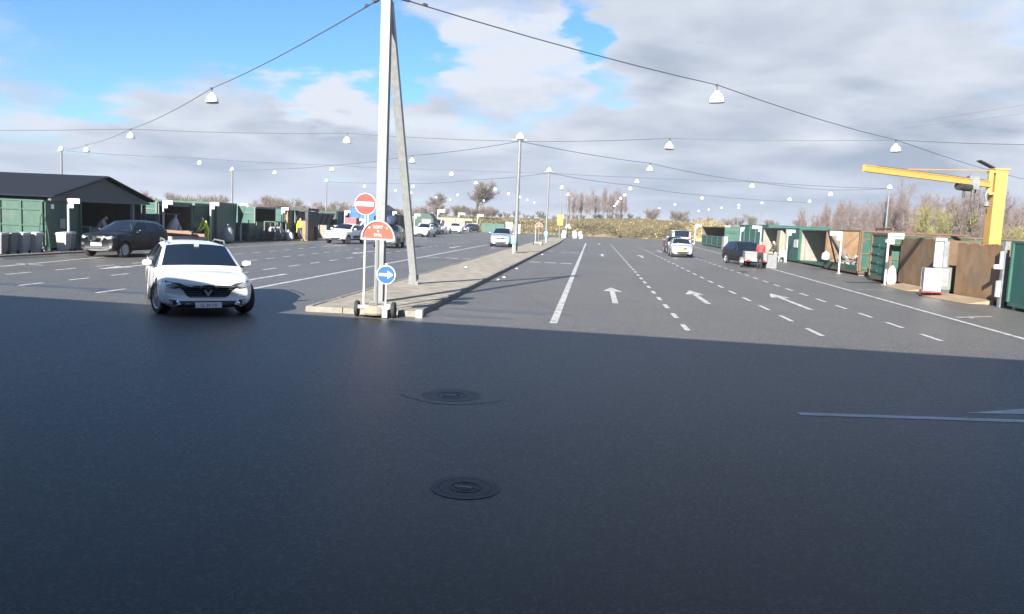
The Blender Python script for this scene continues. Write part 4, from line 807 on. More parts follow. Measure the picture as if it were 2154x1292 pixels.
def car(label, loc, heading, paint, sp, doors=True, cat='car', group=None, name='car'):
    wb, fo, ro, W, H = sp['wb'], sp['fo'], sp['ro'], sp['w'], sp['H']; zb = sp.get('zb',.22); wr = sp.get('wr',.33); wt = sp.get('wt', W*.70)
    xf, xr = wb/2+fo, -wb/2-ro; hf, cz, cxx = sp['hoodf'], sp['cowlz'], sp['cowlx']; rfx, rrx, tx = sp['rfx'], sp['rrx'], sp['tailx']; bz = sp.get('beltr', cz+.06); tz = sp.get('tailz', bz+.03)
    clad = sp.get('clad', False)
    S = []           # (x list per point, pts)
    def hood(x, w_, zt, z_b, bow=.0, crown=.03):
        zm = z_b + (zt-z_b)*.58
        S.append([(x-bow*.0,0,z_b),(x-bow*.5,.78*w_,z_b),(x-bow*.8,.965*w_,z_b+.10),(x-bow,w_,zm),(x-bow*.9,.955*w_,zt-.085),(x-bow*.8,.87*w_,zt-.02),(x-bow*.6,.72*w_,zt),(x-bow*.2,.38*w_,zt+crown*.7),(x,0,zt+crown)])
    def cab(x, w_, zbelt, zt, wtop, z_b, fx=0.0, zdrop=.10):
        S.append([(x,0,z_b),(x,.80*w_,z_b),(x,.975*w_,z_b+.10),(x,w_,z_b+(zbelt-z_b)*.55),(x,.955*w_,zbelt),(x,wtop+.025,zt-zdrop),(x,wtop-.05,zt-.045),(x+fx*.6,wtop*.5,zt-.008),(x+fx,0,zt)])
    hood(xf, W*.80, hf-.20, zb+.10, .16, .0); hood(xf-.03, W*.86, hf-.06, zb+.02, .18, .015); hood(xf-.13, W*.905, hf, zb, .16, .02); hood(xf-.42, W*.985, hf+.05, zb, .05, .035)
    hood(wb/2, W, hf+(cz-hf)*.55, zb, 0, .045); hood(wb/2-.42, W, cz-.05, zb, 0, .045)
    ic = len(S); a = cxx
    S.append([(a,0,zb),(a,.80*W,zb),(a,.975*W,zb+.10),(a,W,zb+(cz-zb)*.58),(a,.955*W,cz-.035),(a,.90*W,cz),(a+.03,.82*W,cz+.025),(a+.12,.42*W,cz+.045),(a+.16,0,cz+.05)])
    kinds = {}
    belt = lambda x: cz-.035 + (bz-(cz-.035))*min(1,max(0,(a-x)/(a-tx)))
    roofz = lambda x: H - .045*((x-(rfx+rrx)*.5)/((rfx-rrx)*.5))**2 - sp.get('drop',0)*max(0,(rfx-.8-x)/(rfx-.8-rrx))
    wtx = lambda x: wt - .03*max(0,(rfx-.7-x)/(rfx-.7-rrx))
    xs = [(rfx,'g')] + [(q, None) for q in ()]
    seq = [rfx]; 
    for p0, p1 in sp['pillars']: seq += [p0, p1]
    seq.append(rrx)
    ir = len(S)
    for x in seq: cab(x, W, belt(x), roofz(x), wtx(x), zb, .05 if x == rfx else (-.05 if x == rrx else 0))
    il = len(S)-1
    # tail
    S.append([(tx,0,zb+.04),(tx,.80*W,zb+.04),(tx,.965*W,zb+.13),(tx,.985*W,zb+(tz-zb)*.55),(tx,.93*W,tz-.02),(tx,.84*W,tz+.01),(tx-.02,.74*W,tz+.02),(tx-.06,.4*W,tz+.025),(tx-.07,0,tz+.03)])
    def tail(x, w_, zt, z_b, bow): S.append([(x,0,z_b),(x+bow*.5,.74*w_,z_b),(x+bow,.95*w_,z_b+.10),(x+bow,w_,z_b+(zt-z_b)*.55),(x+bow,.95*w_,zt-.09),(x+bow*.8,.85*w_,zt-.03),(x+bow*.6,.7*w_,zt-.01),(x+bow*.2,.38*w_,zt),(x,0,zt+.005)])
    tail(xr+.06, W*.95, tz-.05, zb+.05, .10); tail(xr, W*.90, tz-.22, zb+.12, .10)
    # mesh
    vs = []; fs = []; mi = []; n = 16
    for st in S:
        vs += [st[0]] + [st[j] for j in range(1,8)] + [st[8]] + [(st[j][0], -st[j][1], st[j][2]) for j in range(7,0,-1)]
    def band(k): return k if k < 8 else 15-k
    doorspan = sp.get('doors', [])
    crease = {}
    for i in range(len(S)-1):
        for k in range(16):
            b = band(k); q = 0
            if b == 0: q = 1
            elif b == 1: q = 1 if clad else 0
            elif b in (6,7) and i == ic: q = 2
            elif b in (6,7) and i == il: q = 3
            elif b == 4 and ic <= i < il:
                xa, xb_ = S[i][4][0], S[i+1][4][0]
                q = 4
                for p0, p1 in sp['pillars']:
                    if abs(xa-p0) < 1e-6 and abs(xb_-p1) < 1e-6: q = 1
            elif b in (2,3) and doors and ic <= i < il:
                xm = (S[i][4][0]+S[i+1][4][0])/2
                for di, (d0, d1) in enumerate(doorspan):
                    if d1 < xm < d0: q = 5+di
            fs.append((i*n+k, (i+1)*n+k, (i+1)*n+(k+1)%n, i*n+(k+1)%n)); mi.append(q)
    for i, rev in ((0,False),(len(S)-1,True)):
        o = i*n
        for j in range(8):
            L0, L1 = o+j, o+j+1; R0, R1 = o+(16-j)%16, o+(15-j)
            f = [L0,L1,R1,R0] if j not in (0,7) else ([L0,L1,R1] if j == 0 else [L0,L1,R0])
            fs.append(tuple(f if not rev else reversed(f))); mi.append(1 if j < 1 else 0)
    me = bpy.data.meshes.new('tmp'); me.from_pydata(vs, [], fs)
    slots = [paint, M['blackp'], M['glass'], M['glass'], M['glass'], paint, paint]
    for m_ in slots: me.materials.append(m_)
    me.polygons.foreach_set('material_index', mi)
    bm = bmesh.new(); bm.from_mesh(me); cl = bm.edges.layers.float.new('crease_edge'); bmesh.ops.recalc_face_normals(bm, faces=bm.faces)
    for e in bm.edges:
        ms = {f.material_index for f in e.link_faces}
        if len(ms) > 1 and ms & {2,3,4}: e[cl] = 1.0
        elif ms == {0,1}: e[cl] = .5
        else:
            js = [ (v.index % n) for v in e.verts ]; ii = [ v.index // n for v in e.verts ]
            bj = {j if j <= 8 else 16-j for j in js}
            if len(bj) == 1 and abs(ii[0]-ii[1]) == 1 and max(ii) <= ic:
                if bj == {5}: e[cl] = .55
                elif bj == {2}: e[cl] = .3
            if ii[0] == ii[1] == 2 and min(bj) >= 4: e[cl] = .45
    cv = bm.verts.layers.float.new('crease_vert'); bm.verts.ensure_lookup_table()
    for i_, js_ in [(ic,(6,10)),(ic+1,(6,10)),(il,(6,10)),(il+1,(6,10))] + [(k_,(4,5,11,12)) for k_ in range(ic,il+1)]:
        for j_ in js_: bm.verts[i_*n+j_][cv] = 1.0 if (i_ in (ic,ic+1,il,il+1) or j_ in (4,12,5,11)) else 0
    bm.to_mesh(me); bm.free()
    ob = bpy.data.objects.new('tmp', me); col.objects.link(ob)
    md = ob.modifiers.new('s','SUBSURF'); md.levels = 2; md.render_levels = 2
    cut = MB(); 
    for x in (wb/2, -wb/2):
        for s in (-1,1): cut.lathe([(.001,0),(wr+.055,0),(wr+.055,.5),(.001,.5)], 26, Matrix.Translation((x, s*(W-.26) if s > 0 else -(W+.24), wr)) @ Matrix.Rotation(R(-90),4,'X'))
    cut.cur = 0; cm = cut.mesh('cut', [paint, M['blackp']]); cm.polygons.foreach_set('material_index', [1]*len(cm.polygons))
    co = bpy.data.objects.new('cut', cm); col.objects.link(co)
    bo = ob.modifiers.new('b','BOOLEAN'); bo.operation = 'DIFFERENCE'; bo.object = co; bo.solver = 'EXACT'
    bpy.context.view_layer.update()
    ev = bpy.data.meshes.new_from_object(ob.evaluated_get(bpy.context.evaluated_depsgraph_get()))
    bpy.data.objects.remove(ob); bpy.data.objects.remove(co)
    bvh = BVHTree.FromPolygons([v.co[:] for v in ev.vertices], [p.vertices[:] for p in ev.polygons])
    t = thing(name, label, cat, (*loc, 0), heading, group)
    src = bmesh.new(); src.from_mesh(ev); src.faces.ensure_lookup_table()
    def emit(faces, nm, mats, par):
        mp = {}; mb = MB()
        for f in faces:
            idx = []
            for v in f.verts:
                if v.index not in mp: mp[v.index] = len(mb.v); mb.v.append(v.co[:])
                idx.append(mp[v.index])
            mb.f.append(tuple(idx)); mb.mi.append(min(f.material_index, len(mats)-1) if len(mats) > 1 else 0)
        return mb.build(nm, mats, par, smooth=38, fix=False)
    body = emit([f for f in src.faces if f.material_index in (0,1)], 'body', [paint, M['blackp']], t)
    seen = set(); doorobs = []
    for f in src.faces:
        if f.material_index < 2 or f.index in seen: continue
        comp = []; st = [f]; seen.add(f.index)
        while st:
            g_ = st.pop(); comp.append(g_)
            for e in g_.edges:
                for h_ in e.link_faces:
                    if h_.index not in seen and h_.material_index == f.material_index: seen.add(h_.index); st.append(h_)
        nm = {2:'windscreen',3:'rear_window',4:'side_window',5:'door',6:'door'}[f.material_index]
        o = emit(comp, nm, [M['glass'] if f.material_index < 5 else paint], t)
        if nm == 'door': doorobs.append((o, [v.co.x for g_ in comp for v in g_.verts], [v.co.y for g_ in comp for v in g_.verts]))
    src.free()
    def hit(origin, d):
        r = bvh.ray_cast(Vector(origin), Vector(d)); return r[0]
    for o, xs_, ys_ in doorobs:
        s = 1 if sum(ys_) > 0 else -1
        xh = min(xs_)+.16; p = hit((xh, s*3, belt(xh)-.13), (0,-s,0))
        if p: MB().obox((xh, p.y+s*.018, p.z), (.19,.03,.03)).build('handle', sp.get('handlemat', paint), o)
        for xe in (min(xs_), max(xs_)):                        # shut lines
            pts = []
            for k in range(7):
                z = zb+.14+(belt(xe)-.03-zb-.14)*k/6; q = hit((xe, s*3, z), (0,-s,0))
                if q: pts.append(q+Vector((0,s*.001,0)))
            if len(pts) > 2: MB().tube(pts, .006, 4).build('shut_line', M['grille'], o)
    rimm = sp.get('rim', M['rim']); ty, rm = wheel_mesh(wr, .215, sp.get('spokes',10), rimm)
    st_ = sp.get('steer', 0)
    for x in (wb/2, -wb/2):
        for s in (-1,1):
            wo = link('wheel', ty, t); wo.location = (x, s*(W-.125), wr); wo.rotation_euler = (R(-90*s), 0, R(st_) if x > 0 else 0); link('rim', rm, wo)
    def drape(nm, poly, m, axis='f', off=.006, par=None, sub=2):
        tri = tessellate_polygon([[Vector((u,v,0)) for u,v in poly]]); b2 = bmesh.new()
        bv = [b2.verts.new((u,v,0)) for u,v in poly]
        for tr_ in tri:
            try: b2.faces.new([bv[i] for i in tr_])
            except ValueError: pass
        bmesh.ops.subdivide_edges(b2, edges=b2.edges[:], cuts=sub, use_grid_fill=True)
        dd = {'f':Vector((-1,0,0)),'r':Vector((1,0,0)),'l':Vector((0,-1,0)),'R':Vector((0,1,0))}[axis]
        bad = []
        for v in b2.verts:
            u, z = v.co.x, v.co.y
            og = {'f':(5,u,z),'r':(-5,u,z),'l':(u,3,z),'R':(u,-3,z)}[axis]
            h_ = hit(og, dd)
            if h_ is None: h_ = bvh.find_nearest(Vector({'f':(xf,u,z),'r':(xr,u,z),'l':(u,W,z),'R':(u,-W,z)}[axis]))[0]
            v.co = h_ - dd*off
        m2 = bpy.data.meshes.new(nm); bmesh.ops.recalc_face_normals(b2, faces=b2.faces); b2.to_mesh(m2); b2.free(); m2.materials.append(m); m2.polygons.foreach_set('use_smooth',[True]*len(m2.polygons)); return link(nm, m2, par or t)
    def mirror2(nm, poly, m, axis='f', off=.006):
        return drape(nm, poly, m, axis, off), drape(nm, [(-u,v) for u,v in poly], m, axis, off)
    for s in (-1,1):
        mz = belt(a-.25)+.09; mm_ = sp.get('mirror', paint)
        mo = MB().lathe([(.02,-.11),(.075,-.09),(.095,-.02),(.095,.05),(.07,.10),(.02,.12)], 12, Matrix.Translation((a-.30, s*(W+.085), mz)) @ Matrix.Rotation(R(90),4,'X') @ Matrix.Diagonal((.65,.72,.85,1))).build('mirror', mm_, t, smooth=50)
        MB().bar((a-.30, s*(W-.05), mz-.07), (a-.30, s*(W+.05), mz-.05), .06, .04).build('mirror_arm', M['blackp'], mo)
    def plate(x, z, m, txt=None, s=1, wd=.25):
        po = MB().box(-.006,.006,-wd,wd,-.055,.055).build('number_plate', m, t); po.location = (x, 0, z)
        if txt: o = link('plate_text', text_mesh(txt, .085, M['ink'], extrude=.001), po); o.location = (.008*s,0,-.004); o.rotation_euler = (R(90),0,R(90*s)); o.scale = (.86,1,1)
    return t, drape, mirror2, plate, hit, belt, (xf, xr, wb, W)

HATCH = dict(wb=2.54, fo=.78, ro=.68, w=.87, H=1.48, hoodf=.86, cowlz=.99, cowlx=.72, rfx=.02, rrx=-1.42, tailx=-1.78, pillars=[(-.42,-.50)], doors=[(.72,-.46),(-.46,-1.30)], wr=.31)
def generic(label, loc, hd, paint, sp=None, front=True, cat='car', group=None, lights=True, plate_m=None):
    s2 = dict(HATCH); s2.update(sp or {})
    t, drape, mir, plate, hit, belt, (xf, xr, wb, W) = car(label, loc, R(hd), paint, s2, cat=cat, group=group)
    hf = s2['hoodf']
    if front:
        mir('headlight', [(.42*W,hf-.10),(.84*W,hf-.03),(.90*W,hf+.02),(.86*W,hf-.15),(.5*W,hf-.20)], M['lens'])
        drape('grille', [(-.38*W,hf-.13),(.38*W,hf-.13),(.30*W,hf-.24),(-.30*W,hf-.24)], M['grille'])
        drape('lower_grille', [(-.62*W,.46),(.62*W,.46),(.55*W,.32),(-.55*W,.32)], M['grille'])
        p = hit((5,0,.5),(-1,0,0)); plate(p.x+.012, .50, plate_m or M['plate'])
    tz = s2.get('tailz', s2.get('beltr', s2['cowlz']+.06)+.03)
    mir('tail_light', [(.62*W,tz-.10),(.94*W,tz-.05),(.92*W,tz-.30),(.66*W,tz-.28)], M['tail'], 'r')
    p = hit((-5,0,.62),(1,0,0)); plate(p.x-.012, .62, plate_m or M['plate'], None, -1)
    drape('rear_bumper', [(-.75*W,.48),(.75*W,.48),(.7*W,.34),(-.7*W,.34)], M['blackp'], 'r')
    return t, drape, mir, plate, hit, s2, (xf, xr, wb, W)

# white estate, near
WP = carpaint('white_car_paint', (.68,.69,.70), 0, .28)
t, drape, mir, plate, hit, belt, (xf, xr, wb, W) = car('white estate car driving out past the island, front wheels in the shade', (-8.85,17.35), R(-57), WP,
    dict(wb=2.81, fo=.95, ro=1.10, w=.935, H=1.435, hoodf=.79, cowlz=.925, cowlx=.80, rfx=-.02, rrx=-2.02, tailx=-2.36, beltr=1.01, wt=.665, zb=.20, pillars=[(-.36,-.46),(-1.38,-1.46)], doors=[(.78,-.41),(-.41,-1.42)], wr=.345, spokes=10, steer=16))
mir('headlight', [(.42,.645),(.52,.70),(.72,.725),(.87,.76),(.89,.68),(.82,.61),(.60,.585)], M['lensd'])
mir('headlight_lens', [(.55,.64),(.62,.685),(.78,.70),(.78,.635),(.66,.61)], M['lens'], 'f', .010)
mir('daytime_lamp', [(.86,.64),(.905,.63),(.885,.50),(.80,.45),(.58,.42),(.58,.455),(.75,.485),(.835,.54)], M['drl'], 'f', .010)
gr = drape('grille', [(-.58,.655),(.58,.655),(.54,.61),(.46,.55),(.40,.45),(.34,.41),(-.34,.41),(-.40,.45),(-.46,.55),(-.54,.61)], M['grille'], 'f', .006)
for k in range(5):
    z = .435+.048*k; hw = .33+.045*k
    pts = [hit((5,-hw+2*hw*i/10,z),(-1,0,0)) for i in range(11)]; MB().tube([q+Vector((.012,0,0)) for q in pts if q], .008, 5).build('grille_bar', M['galv'], gr)
drape('emblem_shield', [(0,.675),(.12,.66),(.145,.58),(.11,.46),(0,.43),(-.11,.46),(-.145,.58),(-.12,.66)], M['grille'], 'f', .018)
ro_ = [(0,.125),(.085,0),(0,-.125),(-.085,0)]; ri_ = [(0,.055),(.036,0),(0,-.055),(-.036,0)]
p = hit((5,0,.50),(-1,0,0)); mb = MB()
for k in range(4):
    k2 = (k+1)%4; mb.prism([ro_[k],ro_[k2],ri_[k2],ri_[k]], lambda u,v,d: (p.x+.03+d-.12*v, u, .555+v), 0, .02)
mb.build('emblem', M['alu'], t)
drape('lower_intake', [(-.54,.345),(.54,.345),(.48,.225),(-.48,.225)], M['grille'], 'f', .006)
mir('fog_recess', [(.54,.355),(.80,.385),(.79,.29),(.60,.25)], M['grille'], 'f', .006); mir('fog_trim', [(.54,.365),(.57,.365),(.63,.262),(.79,.285),(.79,.265),(.61,.24)], M['chrome'], 'f', .010); mir('fog_lamp', [(.66,.35),(.72,.355),(.72,.30),(.66,.29)], M['lens'], 'f', .010)
p = hit((5,0,.27),(-1,0,0)); plate(p.x+.022, .27, M['plate'], 'CL 34 110')
for s in (-1,1): MB().tube([(-.1,s*.62,1.40),(-.25,s*.63,1.455),(-1.7,s*.605,1.44),(-1.9,s*.60,1.38)], .018, 6).build('roof_rail', M['galv'], t, smooth=50)
o = MB().lathe([(.001,0),(.06,0),(.06,.004),(.001,.004)], 18).build('parking_disc', M['signw'], t); o.location = (.58,-.58,1.035); o.rotation_euler = (0,R(58),R(-12))
o = MB().box(-.02,.02,-.05,.05,-.05,.05).build('sensor_block', M['lgrey'], t); o.location = (.12,.0,1.345)
mir('tail_light', [(.60,.93),(.88,.95),(.88,.79),(.62,.81)], M['tail'], 'r')

# black crossover
BP = flat('black_car_paint', (.006,.007,.010), .35, 0, .25)
t, drape, mir, plate, hit, belt, (xf, xr, wb, W) = car('black crossover car parked facing us before the shed', (-20.0,33.0), R(-93), BP,
    dict(wb=2.65, fo=.86, ro=.87, w=.905, H=1.60, hoodf=.96, cowlz=1.08, cowlx=.72, rfx=-.06, rrx=-1.76, tailx=-2.04, beltr=1.17, wt=.625, zb=.25, pillars=[(-.45,-.54),(-1.40,-1.46)], doors=[(.74,-.5),(-.5,-1.42)], wr=.345, clad=True, spokes=5))
mir('headlight', [(.42,.86),(.60,.90),(.86,.98),(.89,.92),(.80,.83),(.55,.78)], M['lens'])
drape('grille', [(-.42,.90),(.42,.90),(.30,.62),(-.30,.62)], M['grille'], 'f', .006)
for s in (-1,1): drape('chrome_vee', [(s*.42,.90),(s*.34,.90),(s*.16,.65),(0,.64),(0,.60),(s*.24,.61)], M['chrome'], 'f', .014)
t.scale = (.93,.95,.97)
p = hit((5,0,.78),(-1,0,0)); o = MB().lathe([(.001,0),(.085,0),(.085,.02),(.001,.02)], 20).build('emblem', M['chrome'], t); o.location = (p.x+.012,0,.80); o.rotation_euler = (0,R(90),0)
p = hit((5,0,.55),(-1,0,0)); plate(p.x+.03, .55, M['plate'])
mir('fog_lamp', [(.56,.60),(.80,.64),(.80,.52),(.60,.50)], M['lensd']); drape('lower_intake', [(-.55,.46),(.55,.46),(.5,.34),(-.5,.34)], M['blackp'], 'f', .006); drape('skid_plate', [(-.6,.33),(.6,.33),(.55,.28),(-.55,.28)], M['galvdark'], 'f', .012)
for s in (-1,1):
    pts = [Vector((x, 0, 0)) for x in (.7,.45,.2,0,-.4,-.9,-1.4,-1.62)]; zz = (1.10,1.27,1.42,1.505,1.525,1.51,1.46,1.36); q = []
    for pnt, z in zip(pts, zz):
        h_ = hit((pnt.x, s*3, z), (0,-s,0))
        if h_: q.append(h_+Vector((0,s*.01,0)))
    if len(q) > 2: MB().tube(q, .014, 5).build('window_trim', M['chrome'], t)

# trailer with timber behind it
def trailer(label, loc, hd, L, Wd, h, m, plate_m=None, z0=.42):
    t = thing('car_trailer', label, 'trailer', (*loc,0), R(hd))
    MB().box(-L/2,L/2,-Wd/2,Wd/2,z0,z0+.05).build('deck', M['wood'], t)
    for a, b, c, d in ((-L/2,L/2,-Wd/2-.03,-Wd/2-.002),(-L/2,L/2,Wd/2+.002,Wd/2+.03),(-L/2-.03,-L/2-.002,-Wd/2,Wd/2),(L/2+.002,L/2+.03,-Wd/2,Wd/2)): MB().box(a,b,c,d,z0,z0+h).build('side_panel', M[m], t)
    MB().box(L/2+.03,L/2+1.1,-.04,.04,z0-.05,z0+.03).build('drawbar', M['galvdark'], t)
    ty, rm = wheel_mesh(.27,.16,8,M['rim'])
    for s in (-1,1):
        wo = link('wheel', ty, t); wo.location = (-.15, s*(Wd/2+.13), .27); wo.rotation_euler = (R(-90*s),0,0); link('rim', rm, wo)
        MB().prism([(.31*math.cos(math.pi*k/8), .31*math.sin(math.pi*k/8)) for k in range(9)], lambda u,v,d: (-.15+u, s*(Wd/2+.045)+s*d, .30+v), 0, .19).build('mudguard', M['galvdark'], t)
        MB().box(-L/2-.05,-L/2-.031,s*Wd*.36-.1,s*Wd*.36+.1,z0-.02,z0+.08).build('tail_light', M['tail'], t)
    MB().box(-L/2-.045,-L/2-.033,-.2,.2,z0+.02,z0+.13).build('number_plate', plate_m or M['plate'], t)
    return t
trailer('low grey trailer loaded with timber behind the black crossover', (-20.5,38.2), -98, 2.6, 1.4, .35, 'lgrey')
for k, (dx, dy, z, L, m, lb) in enumerate(((-.1,-.4,.98,2.1,'redwood','red brown timber baulk across the top of the trailer load'),(.2,.2,.86,2.3,'redwood','second red brown timber baulk on the trailer load'),(0,.6,.80,1.9,'palewood','pale plank under the red timber on the trailer'),(-.3,1.0,.93,1.1,'lgrey','pale grey panel at the back of the trailer load'))):
    o = MB().obox((0,0,0), (L,.28 if k < 2 else .35,.13)).build('timber_baulk', M[m]); o.location = (-20.45+dx,38.2+dy,z); o.rotation_euler = (0,R(2-k),R(6-4*k)); tag(o, lb, 'timber')
t = thing('load_trestle', 'grey trestle of stacked pallets under the trailer timber', 'pallet', (-20.45,38.4,.475))
for k in range(2): MB().box(-.6,.6,-.7,.9,.15*k,.15*k+.1).build('pallet', M['wood'], t)
sack(-24.75,45.3,.33,1.35,'long white sack leaning by the dark container mouth',seed=21,lean=.3,z=.25); sack(-24.6,46.2,.18,.9,'small white bundle beside the long white sack',seed=22,z=.25)

# white small hatchback with raised tailgate
CP = carpaint('white_hatch_paint', (.80,.80,.80), 0, .3)
t, drape, mir, plate, hit, s2, q_ = generic('white hatchback with black bumper trim and raised tailgate, left of the signs', (-18.5,59.4), -99, CP, dict(clad=True, wr=.33, hoodf=.92, cowlz=1.03, H=1.50, zb=.24))
xf, xr, wb, W = q_
drape('upper_lamp', [(-.8,.93),(-.5,.90),(-.5,.87),(-.8,.88)], M['lensd']); drape('side_bump', [(-.9,.62),(.55,.62),(.55,.42),(-.9,.42)], M['blackp'], 'l', .012); drape('side_bump', [(-.9,.62),(.55,.62),(.55,.42),(-.9,.42)], M['blackp'], 'R', .012)
mb = MB()
for i in range(7):
    u = -1 + 2*i/6; zc = .10*(1-u*u)
    mb.v += [(-1.40, u*.62, 1.47+zc*.3), (-1.95, u*.66, 1.80+zc), (-2.25, u*.60, 1.72+zc*.7), (-1.40, u*.62, 1.42+zc*.3), (-1.95, u*.66, 1.74+zc), (-2.25, u*.60, 1.66+zc*.7)]
for i in range(6):
    o = i*6
    for a, b in ((0,1),(1,2),(2,5),(5,4),(4,3),(3,0)): mb.f.append((o+a,o+b,o+6+b,o+6+a)); mb.mi.append(0)
mb.f += [(0,1,4,3),(1,2,5,4),(36,37,40,39),(37,38,41,40)]; mb.mi += [0]*4
mb.build('tailgate', CP, t, smooth=50)
o = tag(MB().obox((0,0,0),(.9,.55,.45)).build('red_bundle', mat('faded_red_cloth', (.45,.10,.11), .8, var=.2)), 'faded red bundle on the roof end of the white hatchback', 'bundle'); o.location = (-18.35,60.45,1.70); o.rotation_euler = (0,0,R(-10))
# dark grey car behind the trolley
GP = carpaint('dark_grey_paint', (.075,.08,.085), .3, .4)
generic('dark grey car half hidden behind the orange sign board', (-14.3,56.0), -84, GP, dict(H=1.60, hoodf=.98, cowlz=1.10, clad=True, wr=.34, w=.90, wb=2.62, ro=.80, rrx=-1.5, tailx=-1.95))
o = tag(MB().lathe([(.2,0),(.5,.03),(.56,.22),(.50,.48),(.30,.60),(.05,.62)], 14).build('roof_load', mat('navy_tarp', (.045,.06,.12), .7, var=.2, bump=.4, bscale=9), smooth=60), 'rounded navy tarp bundle on the roof of the dark grey car', 'bundle'); o.location = (-14.45,56.2,1.605); o.scale = (1.2,1.4,1)
# silver blue car coming along the island
SP = carpaint('silver_blue_paint', (.33,.38,.45), .45, .35)
generic('silver blue family car approaching along the left of the island', (-7.85,69.6), -88, SP, dict(H=1.60, hoodf=.93, cowlz=1.08, wb=2.7, w=.90, wr=.33, ro=.85, rrx=-1.65, tailx=-2.05))
# far left cars
DP = carpaint('navy_paint', (.035,.045,.07), .3, .35); WP2 = carpaint('white_van_paint', (.78,.79,.80), 0, .35)
generic('dark and silver car parked beside the rounded green container, far left of centre', (-21.3,106.5), -86, DP, dict(H=1.55)); generic('white hatchback parked in front of the pale block wall', (-20.9,121.5), -80, WP2, dict(H=1.55, hoodf=.95, cowlz=1.05))
generic('small dark car farthest along the block wall', (-21.2,139), -110, DP, dict()); generic('white car half hidden behind the mast strut', (-19.2,91.5), -95, WP2, dict(H=1.52))
VAN = dict(wb=3.1, fo=.85, ro=.95, w=.96, H=2.05, hoodf=1.05, cowlz=1.22, cowlx=1.0, rfx=.45, rrx=-2.35, tailx=-2.48, beltr=1.32, wt=.82, pillars=[(-.2,-.3)], doors=[(1.0,-.25),(-.25,-1.3)], wr=.34)
generic('white van beside the dark silver car, far left of centre', (-22.6,115.0), -88, WP2, VAN, cat='van')
# right side cars: rear view
SV = carpaint('silver_paint', (.52,.55,.56), .5, .35)
generic('silver hatchback with a yellow front number plate in the right lanes', (6.85,64.8), -91, SV, dict(H=1.46, w=.86), front=True, plate_m=M['platey'])
MR = carpaint('maroon_paint', (.05,.012,.016), .3, .35); generic('dark maroon car just ahead, left of the silver hatchback', (7.2,73.0), -89, MR, dict())
generic('white van with boxy rear ahead of the silver hatchback', (8.6,83.5), 90, WP2, VAN, cat='van')
EST = generic('black estate car facing us close behind the grey trailer', (10.15,55.2), -78, BP, dict(H=1.55, wb=2.7, ro=.95, rrx=-1.75, tailx=-2.1, w=.90, pillars=[(-.36,-.46),(-1.3,-1.36)]))[0]
trailer('grey box trailer standing before the black estate car', (9.95,51.2), 84, 1.9, 1.25, .55, 'grey')
for k in range(4):
    o = MB().obox((0,0,0),(.42,.38,.34)).build('carton', M['lgrey' if k % 2 else 'grey']); o.location = (9.6+.42*(k%2)+.12,51.0+.5*(k//2),.66+.0*k); o.rotation_euler = (0,0,R(10*k)); tag(o, 'pale carton heaped in the grey box trailer', 'carton', 'cartons in the grey trailer')
o = tag(MB().obox((0,0,.42),(.62,.10,.84)).build('insulation_board', M['grey']), 'pale grey panel standing at the right rear of the trailer', 'panel'); o.location = (10.85,50.55,.02); o.rotation_euler = (R(-6),0,R(5))

